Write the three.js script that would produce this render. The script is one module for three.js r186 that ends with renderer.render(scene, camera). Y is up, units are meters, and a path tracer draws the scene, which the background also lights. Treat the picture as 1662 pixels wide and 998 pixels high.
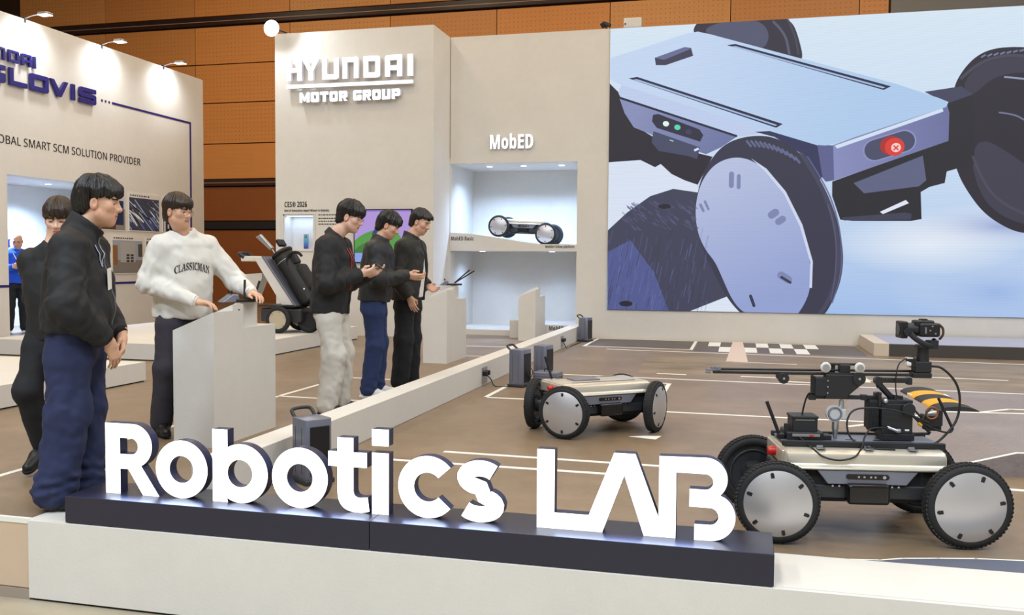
import * as THREE from 'three';
import { RoundedBoxGeometry } from 'three/addons/geometries/RoundedBoxGeometry.js';
import { mergeGeometries, toCreasedNormals } from 'three/addons/utils/BufferGeometryUtils.js';
import { ImprovedNoise } from 'three/addons/math/ImprovedNoise.js';
import { FontLoader } from 'three/addons/loaders/FontLoader.js';
import { RectAreaLightUniformsLib } from 'three/addons/lights/RectAreaLightUniformsLib.js';

// ---------- camera, lights, exposure ----------
const scene = new THREE.Scene();
scene.background = new THREE.Color(0x000000);
const renderer = new THREE.WebGLRenderer({ antialias: true });
renderer.toneMapping = THREE.LinearToneMapping;
renderer.toneMappingExposure = 0.97;
renderer.shadowMap.enabled = true;
RectAreaLightUniformsLib.init();
const camera = new THREE.PerspectiveCamera(37.488, 1662 / 998, 0.05, 120);
camera.position.set(0, 1.28, 0);
camera.rotation.set(-0.0496606, 0.2471654, 0.0074557, 'YXZ');   // down, left, roll
const CEIL = 11;
// hall luminaires, in rows under the ceiling: [x, z, warm?]; warm ones hang over the stands, cooler ones over the aisle, plus an added fill row at the right
const HALL_WARM = { color: [1.0, 0.80, 0.55], power: 17.5 };
const HALL_COOL = { color: [0.77, 0.885, 1.0], power: 70 };
const HALL_LAMPS = [];
for (const x of [-15, -9, -3, 3]) for (const z of [-20, -14.5, -9.5, -5]) HALL_LAMPS.push([x, z, true]);
for (const x of [-9, -3, 3]) for (const z of [1.5, 6.5]) HALL_LAMPS.push([x, z, false, z < 5 ? 0.78 : 1.4]);
for (const z of [-14.5, -9.5, -5, 0]) HALL_LAMPS.push([8.5, z, false, 0.62]);  // added cool row, fills in the faces turned to the right
const SPOT = { color: [0.86, 0.93, 1.0], power: 9 };            // little arm spots on the left wall
const LETTER = { color: [0.40, 0.54, 1.0], glow: 1.6, power: 11 };  // lit sign faces
const NICHE = { color: [0.42, 0.62, 1.0], power: 16 };

// ---------- helpers ----------
const V = (x, y, z) => new THREE.Vector3(x, y, z);
let seed = 12345;
const rnd = () => { seed = (seed * 1664525 + 1013904223) >>> 0; return seed / 4294967296; };
const rr = (a, b) => a + (b - a) * rnd();
const noiseGen = new ImprovedNoise();
const N3 = (x, y, z) => noiseGen.noise(x, y, z);
const taken = {};
function numbered(name) { const n = taken[name] = (taken[name] ?? -1) + 1; return n ? name + '_' + String(n).padStart(3, '0') : name; }
function shadow(o) { o.castShadow = true; o.receiveShadow = true; return o; }
function thing(name, label, category, [x, y, z] = [0, 0, 0], turn = 0, group) {
  const o = new THREE.Group(); o.name = numbered(name); scene.add(o);
  o.position.set(x, y, z); o.rotation.y = turn; o.userData = { label, category };
  if (group) o.userData.group = group;
  return o;
}
function part(name, geo, mat, parent, label) {
  const m = shadow(new THREE.Mesh(Array.isArray(geo) ? merge(geo) : geo, mat)); m.name = name;
  if (label) m.userData.label = label;
  parent.add(m); return m;
}
function holder(name, parent, [x, y, z] = [0, 0, 0]) { const g = new THREE.Group(); g.name = name; g.position.set(x, y, z); parent.add(g); return g; }
function single(name, label, category, geo, mat, group) {
  const m = shadow(new THREE.Mesh(Array.isArray(geo) ? merge(geo) : geo, mat)); m.name = numbered(name);
  m.userData = { label, category }; if (group) m.userData.group = group; scene.add(m); return m;
}
function structure(name, label, category, geo, mat) {
  const m = shadow(geo ? new THREE.Mesh(Array.isArray(geo) ? merge(geo) : geo, mat) : new THREE.Group());
  m.name = numbered(name); m.userData = { label, category, kind: 'structure' }; scene.add(m); return m;
}
function merge(list) {
  const l = list.map((g) => { let h = g.index ? g.toNonIndexed() : g; for (const k of Object.keys(h.attributes)) if (!['position', 'normal', 'uv', 'color'].includes(k)) h.deleteAttribute(k); return h; });
  if (l.some((g) => !g.attributes.uv)) l.forEach((g) => g.deleteAttribute('uv'));
  if (l.some((g) => !g.attributes.color)) l.forEach((g) => g.deleteAttribute('color'));
  return mergeGeometries(l);
}
function uvBox(g, s = 1) {     // uv in metres from the dominant axis
  g = g.index ? g.toNonIndexed() : g; const p = g.attributes.position, n = g.attributes.normal, uv = new Float32Array(p.count * 2);
  for (let i = 0; i < p.count; i++) {
    const ax = Math.abs(n.getX(i)), ay = Math.abs(n.getY(i)), az = Math.abs(n.getZ(i));
    const [u, v] = ax > ay && ax > az ? [p.getZ(i), p.getY(i)] : ay > az ? [p.getX(i), p.getZ(i)] : [p.getX(i), p.getY(i)];
    uv[2 * i] = u * s; uv[2 * i + 1] = v * s;
  }
  g.setAttribute('uv', new THREE.BufferAttribute(uv, 2)); return g;
}
// box from min to max corner, edges softened by r
function bx(x0, x1, y0, y1, z0, z1, r = 0) {
  const w = x1 - x0, h = y1 - y0, d = z1 - z0;
  const g = r > 0 ? new RoundedBoxGeometry(w, h, d, 2, Math.min(r, w / 2.01, h / 2.01, d / 2.01)) : new THREE.BoxGeometry(w, h, d);
  g.translate((x0 + x1) / 2, (y0 + y1) / 2, (z0 + z1) / 2); return g;
}
function cyl(r0, r1, h, [x, y, z], axis = 'y', seg = 24) {   // r0 at the low end, r1 at the high end
  const g = new THREE.CylinderGeometry(r1, r0, h, seg);
  if (axis === 'x') g.rotateZ(-Math.PI / 2); if (axis === 'z') g.rotateX(Math.PI / 2);
  return g.translate(x, y, z);
}
function rod(a, b, r, seg = 10) {
  const A = V(...a), B = V(...b), d = B.clone().sub(A), g = new THREE.CylinderGeometry(r, r, d.length(), seg);
  g.applyQuaternion(new THREE.Quaternion().setFromUnitVectors(V(0, 1, 0), d.clone().normalize()));
  return g.translate(...A.add(B).multiplyScalar(0.5).toArray());
}
function tube(pts, r, n = 40, seg = 8, closed = false) { return new THREE.TubeGeometry(new THREE.CatmullRomCurve3(pts.map((p) => V(...p)), closed), n, r, seg, closed); }
function prism(pts, depth, bevel = 0, holes = []) {   // outline in xy, extruded from z = 0 to depth
  const s = new THREE.Shape(pts.map(([x, y]) => new THREE.Vector2(x, y)));
  for (const h of holes) s.holes.push(new THREE.Path(h.map(([x, y]) => new THREE.Vector2(x, y))));
  const g = new THREE.ExtrudeGeometry(s, { depth: depth - 2 * bevel, bevelEnabled: bevel > 0, bevelSize: bevel, bevelOffset: -bevel, bevelThickness: bevel, bevelSegments: 2, curveSegments: 16 });
  return bevel ? g.translate(0, 0, bevel) : g;
}
function shapeGeo(s, depth, bevel = 0, seg = 20) {
  const g = new THREE.ExtrudeGeometry(s, { depth: depth - 2 * bevel, bevelEnabled: bevel > 0, bevelSize: bevel, bevelOffset: -bevel, bevelThickness: bevel, bevelSegments: 2, curveSegments: seg });
  return bevel ? g.translate(0, 0, bevel) : g;
}
function rrShape(w, h, r, cx = 0, cy = 0) {
  const s = new THREE.Shape(), x = cx - w / 2, y = cy - h / 2; r = Math.min(r, w / 2, h / 2);
  s.moveTo(x + r, y); s.lineTo(x + w - r, y); s.absarc(x + w - r, y + r, r, -Math.PI / 2, 0); s.lineTo(x + w, y + h - r); s.absarc(x + w - r, y + h - r, r, 0, Math.PI / 2);
  s.lineTo(x + r, y + h); s.absarc(x + r, y + h - r, r, Math.PI / 2, Math.PI); s.lineTo(x, y + r); s.absarc(x + r, y + r, r, Math.PI, 1.5 * Math.PI); return s;
}
const xform = (g, { rx = 0, ry = 0, rz = 0, at = [0, 0, 0], s = 1 }) => { g.scale(s, s, s); g.rotateX(rx); g.rotateY(ry); g.rotateZ(rz); return g.translate(...at); };

// ---------- materials ----------
function canvasTex(w, h, draw, repeat) {
  const c = document.createElement('canvas'); c.width = w; c.height = h; draw(c.getContext('2d'), w, h);
  const t = new THREE.CanvasTexture(c); t.colorSpace = THREE.SRGBColorSpace; t.magFilter = THREE.LinearFilter;
  if (repeat) { t.wrapS = t.wrapT = THREE.RepeatWrapping; t.repeat.set(...repeat); }
  return t;
}
// tiling value noise in 0..1 as a float field
function tileNoise(n, cells, oct = 4, s = 1) {
  const out = new Float32Array(n * n); let amp = 1, tot = 0;
  for (let o = 0; o < oct; o++) {
    const c = cells << o, g = new Float32Array(c * c); let q = s * 7919 + o * 104729; for (let i = 0; i < c * c; i++) { q = (q * 1103515245 + 12345) & 0x7fffffff; g[i] = q / 0x7fffffff; }
    for (let y = 0; y < n; y++) for (let x = 0; x < n; x++) {
      const fx = x / n * c, fy = y / n * c, ix = fx | 0, iy = fy | 0, tx = fx - ix, ty = fy - iy, ux = tx * tx * (3 - 2 * tx), uy = ty * ty * (3 - 2 * ty), jx = (ix + 1) % c, jy = (iy + 1) % c;
      out[y * n + x] += amp * ((g[iy * c + ix] * (1 - ux) + g[iy * c + jx] * ux) * (1 - uy) + (g[jy * c + ix] * (1 - ux) + g[jy * c + jx] * ux) * uy);
    }
    tot += amp; amp *= 0.55;
  }
  return out.map((v) => v / tot);
}
function fieldTex(n, f, repeat, srgb = true) {   // f(i) -> [r,g,b] 0..255
  const d = new Uint8Array(n * n * 4);
  for (let i = 0; i < n * n; i++) { const c = f(i); d[4 * i] = c[0]; d[4 * i + 1] = c[1]; d[4 * i + 2] = c[2]; d[4 * i + 3] = 255; }
  const t = new THREE.DataTexture(d, n, n); t.wrapS = t.wrapT = THREE.RepeatWrapping; t.magFilter = THREE.LinearFilter; if (srgb) t.colorSpace = THREE.SRGBColorSpace;
  if (repeat) t.repeat.set(repeat, repeat); t.needsUpdate = true; return t;
}
const mat = (color, roughness = 0.6, metalness = 0, extra = {}) => new THREE.MeshStandardMaterial({ color, roughness, metalness, ...extra });
const NA = tileNoise(512, 6, 5, 1), NB = tileNoise(512, 24, 4, 2), NC = tileNoise(256, 48, 2, 3);
const clamp = (v, a = 0, b = 255) => Math.max(a, Math.min(b, v));
const paintTex = fieldTex(512, (i) => { const v = 252 + (NA[i] - 0.5) * 8 + (NB[i] - 0.5) * 5; return [v, v, v].map((q) => clamp(q)); }, 0.5);
const paintBump = fieldTex(256, (i) => { const v = clamp(NC[i] * 255); return [v, v, v]; }, 3, false);
const M = {
  white: mat(0xdcd7cf, 0.62, 0, { map: paintTex, bumpMap: paintBump, bumpScale: 0.0004 }),
  black: mat(0x131316, 0.45), blackMatte: mat(0x17171a, 0.8), rubber: mat(0x1b1b1d, 0.72), darkGrey: mat(0x2c2d31, 0.5), grey: mat(0x6e7078, 0.5),
  steel: mat(0xb9bcc2, 0.32, 0.9), silver: mat(0xb4b5b8, 0.38, 0.75), darkMetal: mat(0x787a88, 0.36, 0.35), navy: mat(0x201d6e, 0.45), tape: mat(0xe9e6dd, 0.6),
  red: mat(0xc4251b, 0.35), yellow: mat(0xe0a81c, 0.6), glass: new THREE.MeshPhysicalMaterial({ color: 0xffffff, roughness: 0.02, transmission: 1, thickness: 0, ior: 1.45 }),
  print: mat(0x1c1b1d, 0.7),
};
// ---------- the place ----------
const ZW = -15.34, XL = -11.63, FRONT = -3.675, HALL = -0.40, WALL_TOP = 5.21;
// floors
const floorTex = fieldTex(512, (i) => { const v = (NA[i] - 0.5) * 26 + (NB[i] - 0.5) * 16 + (NC[i % 65536] - 0.5) * 7; return [131 + v, 111 + v * 0.95, 88 + v * 0.9].map((q) => clamp(q)); }, 0.32);
const floorMat = mat(0xffffff, 0.42, 0, { map: floorTex, bumpMap: paintBump, bumpScale: 0.0003 });
const hallTex = fieldTex(512, (i) => { const v = (NA[i] - 0.5) * 18 + (NB[i] - 0.5) * 14; return [172 + v, 159 + v, 136 + v].map((q) => clamp(q)); }, 0.5);
const hallMat = mat(0xffffff, 0.6, 0, { map: hallTex });
const floor = structure('floor', 'brown-grey vinyl floor of the raised exhibition stand with white tape markings', 'floor');
part('stand_floor', uvBox(bx(-23.8, 11.8, HALL, 0, -24.9, FRONT - 0.46)), floorMat, floor); part('stand_floor', uvBox(bx(-23.8, -3.375, HALL, 0, FRONT - 0.46, FRONT - 0.035)), floorMat, floor);
const floorHall = structure('floor', 'pale speckled hall floor in front of the raised stand', 'floor', uvBox(bx(-24, 12, HALL - 0.2, HALL, -25, 14)), hallMat);
// stand edge on the left of the white plinth
const fasciaMat = mat(0xcfb79c, 0.55, 0, { map: paintTex });
const trim1 = structure('trim_1', 'beige fascia board along the raised stand edge left of the white plinth', 'fascia');
part('board', uvBox(bx(-23.8, -3.372, HALL + 0.055, -0.022, FRONT - 0.034, FRONT - 0.016)), fasciaMat, trim1);
part('edge_strip', bx(-23.8, -3.372, -0.022, 0.003, FRONT - 0.034, FRONT - 0.012), M.tape, trim1, 'white edge strip');
part('kick_strip', bx(-23.8, -3.372, HALL, HALL + 0.05, FRONT - 0.034, FRONT - 0.006), mat(0x9d8e80, 0.5), trim1);
// white plinth under the sign: front board and top board
const plinth = structure('trim_2', 'long white painted plinth along the front of the stand under the lit sign', 'plinth');
part('front_board', uvBox(bx(-3.372, 11.8, HALL + 0.012, 0, FRONT - 0.02, FRONT, 0.003)), M.white, plinth);
part('top_board', uvBox(bx(-3.372, 11.8, -0.02, 0.004, FRONT - 0.45, FRONT - 0.018, 0.002)), M.white, plinth);
part('end_board', uvBox(bx(-3.372, -3.352, HALL + 0.012, -0.001, FRONT - 0.44, FRONT - 0.02, 0.002)), M.white, plinth);
part('base_gap', bx(-3.36, 11.8, HALL, HALL + 0.012, FRONT - 0.4, FRONT - 0.012), M.blackMatte, plinth);

// floor markings: each strip a thin piece of its own
function strip(x0, z0, x1, z1, w = 0.045, m = M.tape, name = 'tape_line') {
  const l = Math.hypot(x1 - x0, z1 - z0), g = new THREE.BoxGeometry(l + w, 0.002, w);
  g.rotateY(-Math.atan2(z1 - z0, x1 - x0)); g.translate((x0 + x1) / 2, 0.001, (z0 + z1) / 2); return part(name, g, m, floor);
}
const poly = (pts, y0, y1) => prism(pts.map(([x, z]) => [x, -z]), y1 - y0).rotateX(-Math.PI / 2).translate(0, y0, 0);
// vinyl zones in the arena
const woodZone = fieldTex(512, (i) => { const x = i % 512, y = i / 512 | 0, v = (NB[(y * 512 + (x >> 3)) % 262144] - 0.5) * 40 + (NA[i] - 0.5) * 46; return [136 + v, 117 + v, 90 + v].map((q) => clamp(q)); }, 0.45);
const woodMat = mat(0xffffff, 0.5, 0, { map: woodZone });
const asphaltTex = fieldTex(512, (i) => { const v = (NA[i] - 0.5) * 20 + (NC[i % 65536] - 0.5) * 16; return [136 + v, 125 + v, 122 + v].map((q) => clamp(q)); }, 0.6);
const asphalt = mat(0xffffff, 0.55, 0, { map: asphaltTex }), darkMat = mat(0x5b5048, 0.5, 0, { map: paintTex }), slate = mat(0x5c6070, 0.6, 0, { map: paintTex });
part('vinyl_sheet', uvBox(poly([[-1.15, -10.5], [-1.25, -12.8], [4.6, -12.8], [4.6, -10.25]], 0, 0.0008)), woodMat, floor, 'brown stone-grain vinyl sheet');
part('vinyl_sheet', uvBox(poly([[-2.3, -15.26], [-0.7, -15.26], [-0.7, -13.8], [-2.3, -13.8]], 0, 0.0008)), darkMat, floor, 'dark brown vinyl sheet in the taped box');
part('vinyl_sheet', uvBox(poly([[-0.66, -15.26], [1.75, -15.26], [1.75, -13.5], [-0.66, -13.5]], 0, 0.0008)), darkMat, floor, 'dark brown vinyl sheet under the checker');
part('vinyl_sheet', uvBox(poly([[1.15, -9.97], [4.5, -9.97], [4.5, -8.92], [2.4, -8.9], [1.68, -8.3], [1.25, -7.9], [0.85, -7.9]], 0, 0.0008)), asphalt, floor, 'lilac grey asphalt-look vinyl sheet');
part('vinyl_sheet', uvBox(poly([[0.5, -4.128], [0.62, -4.15], [0.72, -4.2], [0.86, -4.24], [1.02, -4.28], [1.25, -4.31], [2.2, -4.4], [2.2, -4.128]], 0, 0.0012)), slate, floor, 'slate blue vinyl curve by the plinth');
const outline = [[0.49, -4.128], [0.61, -4.152], [0.71, -4.203], [0.86, -4.245], [1.02, -4.285], [1.25, -4.315]];
for (let i = 0; i + 1 < outline.length; i++) strip(...outline[i], ...outline[i + 1], 0.012);
for (const s of [[-2.33, -13.83, -2.33, -15.25], [-2.33, -15.25, -0.7, -15.25], [-0.7, -15.25, -0.7, -13.75], [-2.33, -13.8, -0.7, -13.72], [-1.9, -13.39, 3.9, -13.02], [-1.93, -10.19, 4.2, -9.95], [-1.91, -9.78, -0.72, -9.75], [-0.72, -9.75, -0.73, -8.22],
  [-2.33, -9.07, -2.33, -8.22], [-2.33, -8.22, -0.73, -8.22], [-0.61, -7.87, 1.5, -7.83], [0.86, -7.58, 1.1, -7.8], [-1.9, -5.77, 1.6, -5.68], [-2.16, -5.44, -0.78, -5.43], [-0.7, -15.25, 1.75, -15.2],
  [-4.22, -4.15, -4.22, -8.8], [-4.22, -7.73, -3.0, -7.66], [-4.15, -9.19, -3.2, -9.14], [-4.1, -13.21, -3.3, -13.24], [-4.1, -11.85, -3.3, -11.81], [1.67, -8.3, 2.36, -8.91], [2.36, -8.91, 4.3, -8.93]]) strip(...s);
strip(-0.05, -12.2, 0.7, -12.1, 0.03); strip(1.2, -10.7, 1.7, -10.66, 0.06); strip(0.05, -10.62, 0.4, -10.6, 0.06); strip(2.1, -11.2, 2.9, -11.15, 0.05); strip(-0.9, -10.6, -0.62, -10.59, 0.06); strip(0.45, -10.3, 0.75, -10.28, 0.06);
for (let k = 0; k < 5; k++) { const x = -0.48 + k * 0.365; if (k !== 1) part('white_tile', bx(x, x + 0.185, 0, 0.003, -15.12, -14.4), M.tape, floor); }
for (let k = 0; k < 4; k++) { const x = -0.3 + k * 0.365; part('white_tile', bx(x, x + 0.185, 0, 0.003, -14.3, -13.52), M.tape, floor); }
part('pale_strip', poly([[-0.11, -15.28], [0.05, -15.28], [0.11, -12.2], [-0.17, -12.2]], 0, 0.004), mat(0xd9c3b2, 0.6), floor);
part('white_tile', bx(1.05, 1.4, 0, 0.003, -10.9, -10.5), M.tape, floor);
part('tape_patch', poly([[-0.78, -6.66], [-0.58, -6.6], [-0.55, -6.74], [-0.66, -6.72]], 0, 0.002), M.tape, floor);

// back wall of the hall: timber acoustic boards with recessed joints and dark rails
const woodGrain = canvasTex(1024, 512, (c, w, h) => {
  c.fillStyle = '#e29f5c'; c.fillRect(0, 0, w, h);
  for (let i = 0; i < 900; i++) { const y = rnd() * h, l = rr(120, 700), x = rnd() * w, dk = rnd(); c.globalAlpha = 0.07; c.strokeStyle = dk < 0.5 ? '#a9682c' : '#e0ac70'; c.lineWidth = rr(0.6, 2.4); c.beginPath(); c.moveTo(x, y); c.bezierCurveTo(x + l * 0.3, y + rr(-5, 5), x + l * 0.6, y + rr(-5, 5), x + l, y + rr(-3, 3)); c.stroke(); }
  c.globalAlpha = 1;
});
const boardMats = [0, 1, 2].map((k) => mat([0xffffff, 0xf2e9e0, 0xfff2e0][k], 0.5, 0, { map: woodGrain }));
const boardDarkShade = mat(0xa98a72, 0.5, 0, { map: woodGrain });  // darker wood tone, with the shade of the lower wall put into it
function boardGeo(x0, x1, y0, y1, z, k) {
  const g = bx(x0, x1, y0, y1, z, z + 0.05, 0.006), p = g.attributes.position, uv = new Float32Array(p.count * 2);
  for (let i = 0; i < p.count; i++) { uv[2 * i] = (p.getX(i) - x0) / 3.2 + k * 0.37; uv[2 * i + 1] = (p.getY(i) - y0) / 1.6 + k * 0.23; }
  g.setAttribute('uv', new THREE.BufferAttribute(uv, 2)); return g;
}
const holeGeo = new THREE.CircleGeometry(0.014, 6), holeMat = mat(0xa06c38, 0.9);
woodGrain.wrapS = woodGrain.wrapT = THREE.RepeatWrapping;
const wallBack = structure('wall_back', 'tall orange-brown timber acoustic wall of the hall with perforated boards', 'wall');
part('backing', bx(-24, 12, HALL, CEIL, -25.3, -25), mat(0x3a2110, 0.8), wallBack);
const rowsY = [[8.72, 9.86], [9.9, 11], [7.27, 8.38], [6.1, 7.24], [4.86, 6.07], [3.78, 4.83]], colX = []; for (let x = -22.8; x < 3.5; x += 3.2) colX.push(x);
const holes = [];
let bk = 0;
for (const [y0, y1] of rowsY) for (const x of colX) {
  const x1 = Math.min(x + 3.19, 3.5); part('board', boardGeo(x + 0.01, x1, y0, y1, -25, bk), boardMats[bk % 3], wallBack); bk++;
  if (y1 > 4.9) for (let u = x + 0.12; u < x1 - 0.08; u += 0.125) for (let v = y0 + 0.1; v < y1 - 0.06; v += 0.125) holes.push([u, v]);
}
const holeInst = new THREE.InstancedMesh(holeGeo, holeMat, holes.length); holeInst.name = 'perforation'; holeInst.userData.kind = 'stuff';
holes.forEach(([u, v], i) => holeInst.setMatrixAt(i, new THREE.Matrix4().makeTranslation(u, v, -24.948))); wallBack.add(holeInst);
for (const x of colX) { const x1 = Math.min(x + 3.19, 3.5); part('lower_board', boardGeo(x + 0.01, x1, 2.5, 3.52, -25, bk++), boardDarkShade, wallBack); part('lower_board', boardGeo(x + 0.01, x1, HALL, 2.2, -25, bk++), boardDarkShade, wallBack); }
part('rail', bx(-24, 3.5, 8.42, 8.68, -25, -24.86, 0.02), mat(0x2a1510, 0.4), wallBack, 'dark handrail strip');
part('rail', bx(-24, 3.5, 3.55, 3.75, -25, -24.88, 0.02), mat(0x3a211a, 0.4), wallBack, 'dark handrail strip');
part('rail', bx(-24, 3.5, 2.23, 2.46, -25, -24.9, 0.02), mat(0x1c1a20, 0.5), wallBack, 'black strip');
part('rail_line', bx(-24, 3.5, 8.52, 8.54, -24.87, -24.85), mat(0xb08b74, 0.4), wallBack); part('rail_line', bx(-24, 3.5, 3.64, 3.66, -24.89, -24.87), mat(0xb08b74, 0.4), wallBack);
part('grey_panel', bx(3.55, 12, HALL, CEIL, -25, -24.9), mat(0x8d8a86, 0.8), wallBack);
const farWall = mat(0xb9b2a8, 0.8);
structure('wall_left', 'plain grey side wall of the hall', 'wall', bx(-24.3, -24, HALL, CEIL, -25, 14), farWall);
structure('wall_right', 'plain grey side wall of the hall beyond the screen', 'wall', bx(12, 12.3, HALL, CEIL, -25, 14), farWall);
structure('wall_front', 'plain grey end wall of the hall', 'wall', bx(-24, 12, HALL, CEIL, 14, 14.3), farWall);
structure('ceiling', 'high pale hall ceiling', 'ceiling', bx(-24.3, 12.3, CEIL, CEIL + 0.3, -25.3, 14.3), mat(0xc9c2b8, 0.8));
// hall luminaires
const lampGlow = {};
for (const k of [0, 1]) { const L = k ? HALL_WARM : HALL_COOL; lampGlow[k] = mat(0xffffff, 0.5, 0, { emissive: new THREE.Color().setRGB(...L.color), emissiveIntensity: 0.6 }); }
const lampBody = bx(-0.8, 0.8, 0.02, 0.12, -0.8, 0.8, 0.02), lampPane = bx(-0.74, 0.74, 0.0, 0.02, -0.74, 0.74);
for (const [x, z, warm, dim = 1] of HALL_LAMPS) {
  const o = thing('ceiling_lamp', warm ? 'square warm white hall lamp under the ceiling above the stands' : 'square cool white hall lamp of the aisle rows and the added fill row at the right', 'lamp', [x, CEIL - 0.13, z], 0, warm ? 'warm hall lamps above the stands' : 'cool hall lamps above the aisle');
  part('housing', lampBody, M.grey, o); part('lamp_panel', lampPane, lampGlow[+warm], o);
  const L = warm ? HALL_WARM : HALL_COOL, l = new THREE.RectAreaLight(new THREE.Color().setRGB(...L.color), L.power * dim, 1.48, 1.48);
  l.position.set(0, -0.02, 0); l.rotation.x = -Math.PI / 2; o.add(l);
}

// main stand wall with the screen, and its deep display niche
const nx0 = -5.01, nx1 = -2.74, NB_Z = -16.75;
const standWall = structure('wall_stand', 'beige-white stand wall with the niche and the giant screen', 'wall');
part('pier', uvBox(bx(nx1, 9.0, 0, 0.49, ZW - 0.3, ZW)), M.white, standWall);
part('pier', uvBox(bx(nx1, -2.2, 0.49, WALL_TOP, ZW - 0.3, ZW)), M.white, standWall);
part('header', uvBox(bx(nx0, nx1, 3.01, WALL_TOP, ZW - 0.3, ZW)), M.white, standWall);
part('screen_back', bx(-2.2, 9.0, 0.49, WALL_TOP - 0.01, ZW - 0.3, ZW - 0.1), M.darkGrey, standWall);
part('niche_back', uvBox(bx(nx0, nx1 + 0.05, 0, 3.1, NB_Z - 0.1, NB_Z)), M.white, standWall);
part('niche_side', uvBox(bx(nx1, nx1 + 0.1, 0, 3.1, NB_Z, ZW - 0.3)), M.white, standWall);
part('niche_side', uvBox(bx(nx0 - 0.012, nx0, 0, 3.1, NB_Z, ZW)), M.white, standWall);
part('niche_ceiling', uvBox(bx(nx0, nx1, 3.01, 3.1, NB_Z, ZW - 0.3)), M.white, standWall);
part('niche_sill', uvBox(bx(nx0, -3.55, 0, 0.095, NB_Z, ZW + 0.02)), M.white, standWall);
part('niche_sill', uvBox(bx(-3.55, nx1, 0, 0.205, NB_Z, ZW + 0.02)), M.white, standWall);
// shelf with the little ramp inside the niche
const shelf = prism([[nx0, 1.48], [nx1, 1.48], [nx1, 1.6], [-3.4, 1.6], [-4.6, 1.78], [nx0, 1.8]], ZW - NB_Z + 0.01).translate(0, 0, NB_Z);
part('niche_shelf', uvBox(shelf), M.white, standWall, 'white shelf rising to a ramp');
// projecting tower on the left
const tower = structure('wall_tower', 'projecting beige-white tower wall carrying the lit company sign', 'wall');
const tx0 = -7.935, tx1 = -5.022, TZ = -14.456;
const t0 = -7.79, t1 = -7.2, u0 = 1.47, u1 = 2.09;   // small lit recess
part('front', uvBox(bx(tx0, t0, 0, WALL_TOP, TZ - 0.3, TZ)), M.white, tower); part('front', uvBox(bx(t1, tx1, 0, WALL_TOP, TZ - 0.3, TZ)), M.white, tower);
part('front', uvBox(bx(t0, t1, 0, u0, TZ - 0.3, TZ)), M.white, tower); part('front', uvBox(bx(t0, t1, u1, WALL_TOP, TZ - 0.3, TZ)), M.white, tower);
part('body', uvBox(bx(tx0, tx1, 0, WALL_TOP, ZW - 2, TZ - 0.3)), M.white, tower);

// neighbouring stand on the left: long wall with a room-like recess
const lw = structure('wall_neighbour', 'long white wall of the neighbouring stand with blue lettering and posters', 'wall');
const LZ0 = -9.0, LZ1 = -17.97, oz0 = -12.38, oz1 = -14.2, OH = 2.66;
part('panel', uvBox(bx(XL - 0.25, XL, 0, 5.26, oz0, LZ0)), M.white, lw); part('panel', uvBox(bx(XL - 0.25, XL, 0, 5.26, LZ1, oz1)), M.white, lw); part('panel', uvBox(bx(XL - 0.25, XL, OH, 5.26, oz1, oz0)), M.white, lw);
part('room_back', uvBox(bx(-13.5, -13.4, 0, 2.9, -16.5, -11.2)), M.white, lw); part('room_side', uvBox(bx(-13.4, XL - 0.25, 0, 2.9, -16.6, -16.5)), M.white, lw); part('room_side', uvBox(bx(-13.4, XL - 0.25, 0, 2.9, -11.2, -11.1)), M.white, lw);
part('room_ceiling', uvBox(bx(-13.5, XL - 0.25, 2.68, 2.9, -16.5, -11.2)), M.white, lw);

// low kerb wall between the visitors and the arena
const kerb = structure('wall_kerb', 'low cream-white kerb wall between the visitors and the robot arena', 'kerb');
part('kerb_body', uvBox(bx(-2.77, -2.58, 0, 0.236, -15.3, -4.14, 0.004)), M.white, kerb);
part('step_block', uvBox(bx(-3.8, -3.52, 0, 0.3, -15.3, -14.9, 0.003)), M.white, kerb);
// ---------- lettering ----------
const S2 = () => new THREE.Shape();
const glowMat = mat(0xffffff, 0.4, 0, { emissive: new THREE.Color().setRGB(0.9, 0.94, 1), emissiveIntensity: LETTER.glow });
const letterSide = mat(0x2a2c4e, 0.4, 0.2);
const LZ = -3.795, LD = 0.055, YB = 0.134;
function ringShape(cx, cy, ro, ri) { const s = S2(); s.absarc(cx, cy, ro, 0, Math.PI * 2, false); const h = new THREE.Path(); h.absarc(cx, cy, ri, 0, Math.PI * 2, true); s.holes.push(h); return s; }
function polyShape(pts) { return new THREE.Shape(pts.map(([x, y]) => new THREE.Vector2(x, y))); }
// lit letters of the front sign, each standing on the dark base
function litLetter(ch, label, shapes, rect, group) {
  const o = thing('sign_letter', label, 'letter', [0, 0, 0], 0, 'lit letters of the front sign');
  const geos = shapes.map((s) => shapeGeo(s, LD, 0, 28)), f = shapes.map((s) => new THREE.ShapeGeometry(s, 28).translate(0, 0, 0));
  part('letter_body', merge(geos).translate(0, 0, LZ - LD), letterSide, o, 'dark blue return');
  part('lit_face_sign', merge(shapes.map((s) => shapeGeo(s, 0.004, 0, 28))).translate(0, 0, LZ), glowMat, o, 'glowing white face');
  const [x0, x1, y0, y1] = rect, l = new THREE.RectAreaLight(new THREE.Color().setRGB(...LETTER.color), LETTER.power, (x1 - x0) * 0.8, (y1 - y0) * 0.8);
  l.position.set((x0 + x1) / 2, (y0 + y1) / 2, LZ + 0.008); l.rotation.y = Math.PI; o.add(l);
  return o;
}
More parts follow.
